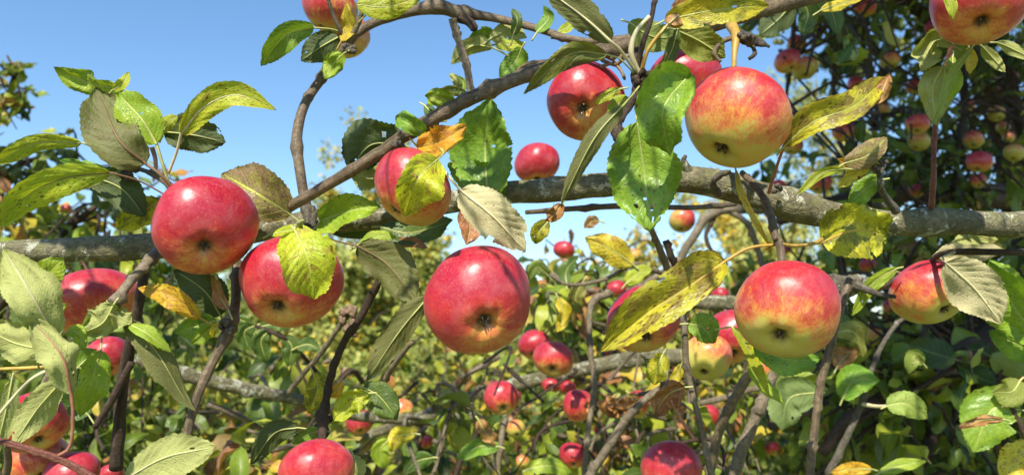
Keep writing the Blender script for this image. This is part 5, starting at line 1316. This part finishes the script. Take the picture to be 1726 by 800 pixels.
# ---- tree behind the left
def keep_left(x, y, R):
    return R.random() < (.35 if y < 330 else .75)
orchard_tree('apple tree with loose spotted foliage behind the left edge under the leafy shoot',
    [[(-60, 900, 24, 2.4), (-20, 700, 20, 2.3), (0, 520, 14, 2.2), (-10, 360, 10, 2.0), (20, 290, 6, 1.9), (80, 262, 4, 1.8), (130, 258, 2.5, 1.8)],
     [(0, 520, 10, 2.2), (60, 440, 8, 2.0), (120, 380, 6, 1.9), (180, 340, 4, 1.9), (215, 345, 3, 1.9)],
     [(-10, 360, 6, 2.0), (10, 300, 4, 1.9), (40, 272, 3, 1.8), (62, 268, 2, 1.8)],
     [(-20, 700, 12, 2.3), (80, 640, 10, 2.0), (160, 620, 8, 1.9), (250, 600, 5, 1.8)]],
    [(-30, 325, 260, 420, 1.7, 2.5, 34, None), (170, 260, 330, 330, 2.2, 2.4, 2, None), (-30, 420, 330, 560, 1.6, 2.6, 40, None), (-40, 560, 260, 860, 1.3, 2.4, 90, None), (-40, 430, 260, 860, 2.6, 3.4, 60, None), (-20, 255, 110, 330, 1.7, 2.1, 4, None)],
    lambda x, y, R: R.choice((R.uniform(.12, .4), R.uniform(.2, .5), R.uniform(.55, .95) if y < 420 else R.uniform(.3, .6))), 35, origin=(-1.5, 2.5, 0), bark='dark', size=(.04, .065),
    trunk=[(-1.55, 2.45, -.05, .09), (-1.58, 2.42, .4, .08), tuple(P(-60, 900, 2.4)) + (.043,)])
B = orchard_tree('tip of an apple bough with small greenish brown leaves against the sky at far left',
    [[(-90, 330, 8, 2.1), (-40, 270, 6, 2.0), (-10, 220, 5, 2.0), (10, 170, 4, 1.95), (22, 130, 2.5, 1.9)]],
    [(-50, 125, 45, 240, 1.85, 2.1, 13, None)],
    lambda x, y, R: R.choice((.15, .25, .35, .6)), 45, bark='dark', size=(.03, .05))
B.name = 'apple_bough'; B['category'] = 'bough'
ORIG[B.name] = B.location.copy()

# ================================================================== ground, grass, shrubs, far trees
def soil_mat():
    N = NT('meadow_ground')
    tc = N.n('ShaderNodeTexCoord').outputs['Object']
    n1 = N.noise(tc, .35, 4.0, .6); n2 = N.noise(tc, 6.0, 5.0, .7)
    col = N.mix(N.step(n1, .35, .65), (.10, .13, .035), (.20, .20, .07))
    col = N.mix(N.math('MULTIPLY', N.step(n2, .45, .65), .6), col, (.13, .10, .05))
    bmp = N.n('ShaderNodeBump', {'Strength': .8, 'Distance': .05, 'Height': n2}).outputs[0]
    pb = N.n('ShaderNodeBsdfPrincipled', {'Base Color': col, 'Roughness': .95, 'Normal': bmp})
    N.n('ShaderNodeOutputMaterial', {0: pb.outputs[0]})
    return N.m
gv, gf = [], []
NG = 60
for j in range(NG + 1):
    for i in range(NG + 1):
        sx, sy = i / NG * 2 - 1, j / NG * 2 - 1
        gx, gy = math.copysign(abs(sx) ** 3, sx) * 700, math.copysign(abs(sy) ** 3, sy) * 700
        r = math.hypot(gx, gy)
        gz = .05 * mnoise.noise(Vector((gx * .3, gy * .3, 0))) + min(1, r / 60) * .9 * mnoise.noise(Vector((gx * .02, gy * .02, 4))) if r > 1 else 0
        gv.append((gx, gy, gz - .03)); 
for j in range(NG):
    for i in range(NG):
        a = j * (NG + 1) + i
        gf.append((a, a + 1, a + NG + 2, a + NG + 1))
g = build('ground', gv, gf, soil_mat(), None, (0, 0, 0)); g['kind'] = 'structure'; g['label'] = 'olive green orchard ground behind the leaves'

def leafy_mat(name, stops, trans=.3):
    N = NT(name)
    ta = N.n('ShaderNodeAttribute', None, attribute_type='GEOMETRY', attribute_name='tone').outputs['Fac']
    ramp = N.n('ShaderNodeValToRGB', {0: ta}); cr = ramp.color_ramp
    while len(cr.elements) < len(stops): cr.elements.new(.5)
    for e, (p, c) in zip(cr.elements, stops): e.position = p; e.color = (*c, 1)
    pb = N.n('ShaderNodeBsdfPrincipled', {'Base Color': ramp.outputs[0], 'Roughness': .6, 'Specular IOR Level': .3})
    tl = N.n('ShaderNodeBsdfTranslucent', {'Color': ramp.outputs[0]})
    mx = N.n('ShaderNodeMixShader', {0: trans, 1: pb.outputs[0], 2: tl.outputs[0]})
    N.n('ShaderNodeOutputMaterial', {0: mx.outputs[0]})
    return N.m
FARLEAF = leafy_mat('far_foliage', [(0, (.085, .12, .025)), (.35, (.23, .27, .055)), (.65, (.39, .42, .10)), (.85, (.54, .51, .17)), (1, (.68, .45, .04))])
DRYGRASS = leafy_mat('meadow_grass', [(0, (.14, .20, .04)), (.5, (.27, .31, .08)), (1, (.42, .38, .16))], .35)

SMALLP = []
for w in (.32, .4):
    v = np.array([(0, 0, 0), (w * .8, .35, .06), (w * .75, .75, .03), (0, 1, -.08), (-w * .75, .75, .03), (-w * .8, .35, .06), (0, .5, -.02)], dtype=float)
    f = np.array([(0, 1, 6, 6), (1, 2, 6, 6), (2, 3, 6, 6), (3, 4, 6, 6), (4, 5, 6, 6), (5, 0, 6, 6)])
    SMALLP.append((v, f, v[:, :2] + .5))
NR = np.random.RandomState(7)
def scatter(name, centers, spread, n, size, tone, parent, origin, mat, protos=SMALLP):
    """many small leaves in clumps round the centres, joined into one mesh (numpy, quick)"""
    C = np.array(centers)
    k = NR.randint(0, len(C), n)
    D = NR.normal(size=(n, 3)); D /= np.linalg.norm(D, axis=1)[:, None]
    rad = NR.rand(n) ** .45
    pos = C[k, :3] + D * (rad * C[k, 3])[:, None] * np.array(spread)
    tn = np.clip(tone(pos, k, n), .0, 1)
    yv = D * .6 + NR.normal(size=(n, 3)) * .6 + np.array([0, 0, -.45]); yv /= np.linalg.norm(yv, axis=1)[:, None]
    up = np.array([0, -.2, .8]) + NR.normal(size=(n, 3)) * .5
    xv = np.cross(yv, up); xv /= np.linalg.norm(xv, axis=1)[:, None] + 1e-9
    zv = np.cross(xv, yv)
    s = NR.uniform(size[0], size[1], n)
    V, F, T = [], [], []
    base = 0
    for q, (v, f, u) in enumerate(protos):
        m = np.arange(n) % len(protos) == q
        A = np.stack([xv[m], yv[m], zv[m]], axis=2) * s[m][:, None, None]
        W = np.einsum('nij,vj->nvi', A, v) + pos[m][:, None, :] - np.array(origin)
        cnt = m.sum()
        V.append(W.reshape(-1, 3))
        F.append((f[None] + (base + np.arange(cnt) * len(v))[:, None, None]).reshape(-1, f.shape[1]))
        T.append(np.repeat(tn[m], len(v))); base += cnt * len(v)
    V = np.concatenate(V); F = np.concatenate(F); T = np.concatenate(T)
    tri = F[:, 2] == F[:, 3]
    faces = F[:, :3] if tri.all() else F
    w = faces.shape[1]
    me = bpy.data.meshes.new(name)
    me.vertices.add(len(V)); me.vertices.foreach_set('co', V.astype(np.float32).ravel())
    me.loops.add(len(faces) * w); me.loops.foreach_set('vertex_index', faces.astype(np.int32).ravel())
    me.polygons.add(len(faces)); me.polygons.foreach_set('loop_start', np.arange(0, len(faces) * w, w, dtype=np.int32))
    me.update(calc_edges=True)
    at = me.attributes.new('tone', 'FLOAT', 'POINT'); at.data.foreach_set('value', T.astype(np.float32))
    me.materials.append(mat)
    o = bpy.data.objects.new(name, me); link(o, parent)
    o.location = Vector(origin) - (ORIG[parent.name] if parent else Vector((0, 0, 0)))
    o['kind'] = 'stuff'
    return o

def far_tree(x, ytop, d, label, seed, width, n=9000, tonebase=.6, yellow=.12, name='birch_tree', cat='tree', leaf=(.05, .08), group=None):
    R = random.Random(seed)
    top = P(x, ytop, d)
    base = Vector((top.x, top.y, 0))
    Ht = top.z
    root = thing(name, label, cat, base, group)
    c = catmull([(base.x, base.y, -.1, .012 * Ht + .04), (base.x + R.uniform(-.15, .15), base.y, Ht * .35, .01 * Ht + .02), (base.x + R.uniform(-.2, .2), base.y + .1, Ht * .7, .02), (top.x, top.y, Ht * .97, .006)], 14)
    tp = [Vector(q[:3]) for q in c]
    v, f, u = tube_geo(tp, [float(q[3]) for q in c], 9, .15, 8, seed)
    build('trunk', v, f, BARK['limb'], root, base, uvs=u)
    cs = []
    for k in range(26):
        t = R.uniform(.18, .98)
        p = tp[int(t * 14)]
        ang = R.uniform(0, 6.283)
        reach = width * (1.05 - t) ** .6 * R.uniform(.45, 1.0)
        e = p + Vector((math.cos(ang) * reach, math.sin(ang) * reach, R.uniform(.15, .6) * reach))
        m = (p + e) / 2 + Vector((0, 0, .08 * reach))
        cc = catmull([tuple(p), tuple(m), tuple(e)], 6)
        path = [Vector(q) for q in cc]
        v, f, u = tube_geo(path, [.022 * (1 - i / 7.5) * (1.2 - t * .6) for i in range(7)], 5, cap=False)
        build('limb', v, f, BARK['dark'], root, p, uvs=u)
        for q in (3, 5, 6):
            cs.append((*path[q], R.uniform(.22, .42) * width * .55))
            e2 = path[q] + Vector((R.gauss(0, .22), R.gauss(0, .22), R.gauss(0, .2))) * width
            cs.append((*e2, R.uniform(.15, .35) * width * .5))
    tk = NR.rand(len(cs)) * .35
    scatter('foliage', cs, (1, 1, 1.1), n, leaf, lambda p, k, m: np.where(NR.rand(m) < yellow, 1.0, tonebase + tk[k] - .17 + NR.normal(size=m) * .1), root, base, FARLEAF)
    return root
far_tree(556, 285, 9.0, 'pale feathery tree with small leaves rising behind the arched branch', 101, .75, 3800, .68, .10)
far_tree(650, 205, 11.0, 'tall thin pale tree behind the centre left, yellow fruits low in its crown', 102, 1.2, 8500, .62, .16)
far_tree(735, 370, 8.0, 'rounded yellow green tree behind the gap left of the largest apple', 103, .95, 7500, .52, .09)
far_tree(600, 415, 7.0, 'small yellow green tree with golden leaves behind the dark hanging twig', 104, .8, 7000, .52, .10)
far_tree(1075, 360, 9.5, 'pale yellow tree in the distance under the limb, centre right', 105, .8, 4500, .80, .12)
far_tree(1215, 290, 10.0, 'tall pale golden tree behind the crooked bough', 106, 1.0, 6500, .82, .12)
far_tree(1290, 370, 8.5, 'yellow green bushy tree behind the hanging dark twig at right', 107, 1.0, 8000, .66, .12)
far_tree(1372, 95, 12.0, 'tall pale green tree glimpsed through the gap in the dark tree', 108, 1.4, 8000, .62, .10)
far_tree(960, 470, 9.0, 'low pale tree in the distance beyond the small pink apples', 109, .9, 6000, .66, .12)
far_tree(200, 420, 8.0, 'dense green tree in the distance behind the left apples', 110, 1.2, 9000, .35, .06)
far_tree(330, 520, 9.0, 'olive green tree in the distance between the two left big apples', 111, 1.0, 7000, .5, .06)

far_tree(480, 440, 7.5, 'yellow green tree in the distance under the second big apple', 112, 1.1, 8000, .5, .05)
far_tree(250, 480, 10.0, 'pale olive tree far behind the short grey twig', 113, 1.3, 8000, .6, .06)
far_tree(400, 400, 13.0, 'distant tree with grey green crown left of the arched branch foot', 114, 1.6, 7000, .5, .06)
far_tree(860, 480, 10.0, 'distant low yellow tree right under the largest apple', 115, 1.3, 8000, .65, .1)
# a belt of woodland closes the view beyond the orchard
cs = []
for k in range(260):
    x = NR.uniform(-75, 75); y = 62 + NR.uniform(0, 26)
    hgt = 5.0 + 2.6 * mnoise.noise(Vector((x * .08, 2, 0)))
    cs.append((x, y, NR.uniform(.5, hgt), NR.uniform(1.2, 2.6)))
wd = scatter('woodland', cs, (1.2, 1, 1), 60000, (.3, .6), lambda p, k, m: .35 + .3 * NR.rand(len(cs))[k] + NR.normal(size=m) * .1, None, (0, 70, 0), FARLEAF)
wd['label'] = 'distant belt of woodland beyond the orchard'

def shrub(x, ytop, d, label, seed, width, n, tonebase, yellow=.06):
    R = random.Random(seed)
    top = P(x, ytop, d)
    base = Vector((top.x, top.y, 0))
    root = thing('shrub', label, 'shrub', base, None)
    cs = []
    for k in range(16):
        e = base + Vector((R.gauss(0, .45) * width, R.gauss(0, .3) * width, top.z * R.uniform(.35, .88)))
        m = (base + e) / 2 + Vector((R.uniform(-.1, .1), 0, .1))
        cc = catmull([tuple(base), tuple(m), tuple(e)], 6)
        v, f, u = tube_geo([Vector(q) for q in cc], [.016 * (1 - i / 8) for i in range(7)], 5, cap=False)
        build('stem', v, f, BARK['dark'], root, base, uvs=u)
        cs.append((*e, R.uniform(.2, .4) * width)); cs.append((*((Vector(e) + m) / 2), R.uniform(.25, .45) * width))
    tk = NR.rand(len(cs)) * .4
    scatter('foliage', cs, (1, 1, .8), n, (.045, .075), lambda p, k, m: np.where(NR.rand(m) < yellow, 1.0, tonebase + tk[k] - .2 + NR.normal(size=m) * .1), root, base, FARLEAF)
shrub(300, 560, 6.0, 'olive shrub behind the curved twig at the lower left', 201, 1.0, 8000, .66)
shrub(450, 575, 5.2, 'green shrub in the clearing below the second big apple', 202, .9, 8000, .42)
shrub(600, 560, 6.2, 'light green shrub with yellow leaves behind the dark hanging twig', 203, 1.0, 8000, .72, .12)
shrub(760, 575, 5.5, 'yellowish shrub behind the small red apples below centre', 204, .9, 8000, .7, .12)
shrub(900, 560, 5.0, 'green shrub low behind the pink apples right of centre', 205, .9, 7500, .4)  # low tone here and below paints dark, shaded gaps behind the lower centre
shrub(1080, 570, 5.2, 'olive shrub deep behind the tangle of grey twigs', 206, .9, 7500, .3)
shrub(1230, 560, 5.5, 'yellow green shrub behind the stout grey twigs', 207, .9, 7500, .4, .1)
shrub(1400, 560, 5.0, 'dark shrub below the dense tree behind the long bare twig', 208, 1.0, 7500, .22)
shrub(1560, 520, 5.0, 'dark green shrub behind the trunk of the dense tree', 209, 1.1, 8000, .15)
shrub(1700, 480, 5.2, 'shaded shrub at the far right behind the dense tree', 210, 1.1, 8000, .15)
shrub(60, 560, 5.0, 'green shrub at the far left behind the pale veined leaves', 211, 1.1, 8000, .3)
shrub(180, 575, 5.6, 'grey green shrub behind the dark vertical twig at left', 212, 1.0, 7500, .35)
# grass: thin blades, one mass
nb = 26000
bx = NR.uniform(-9, 9, nb); by = NR.uniform(2.2, 16, nb); bx = bx * (by / 9 + .3)
hh = NR.uniform(.25, .75, nb) * (1 + .5 * (NR.rand(nb) < .1)); aa = NR.uniform(0, 6.28, nb); ln = NR.uniform(.05, .3, nb)
V = np.zeros((nb, 5, 3)); wv = NR.uniform(.004, .008, nb)
px_, py_ = np.cos(aa), np.sin(aa)
for q, (t, w) in enumerate(((0, 1), (0, -1), (.55, .8), (.55, -.8), (1, 0))):
    V[:, q, 0] = bx + px_ * ln * t * t - py_ * w * wv
    V[:, q, 1] = by + py_ * ln * t * t + px_ * w * wv
    V[:, q, 2] = hh * t * (1 - .15 * t)
Fq = (np.array([(0, 1, 3), (0, 3, 2), (2, 3, 4)])[None] + (np.arange(nb) * 5)[:, None, None]).reshape(-1, 3)
me = bpy.data.meshes.new('grass')
me.vertices.add(nb * 5); me.vertices.foreach_set('co', V.astype(np.float32).ravel())
me.loops.add(len(Fq) * 3); me.loops.foreach_set('vertex_index', Fq.astype(np.int32).ravel())
me.polygons.add(len(Fq)); me.polygons.foreach_set('loop_start', np.arange(0, len(Fq) * 3, 3, dtype=np.int32))
me.update(calc_edges=True)
at = me.attributes.new('tone', 'FLOAT', 'POINT'); at.data.foreach_set('value', np.repeat(NR.rand(nb), 5).astype(np.float32))
me.materials.append(DRYGRASS)
o = bpy.data.objects.new('grass', me); link(o); o['kind'] = 'stuff'; o['label'] = 'tall olive grass under the orchard trees'
bpy.context.view_layer.update()
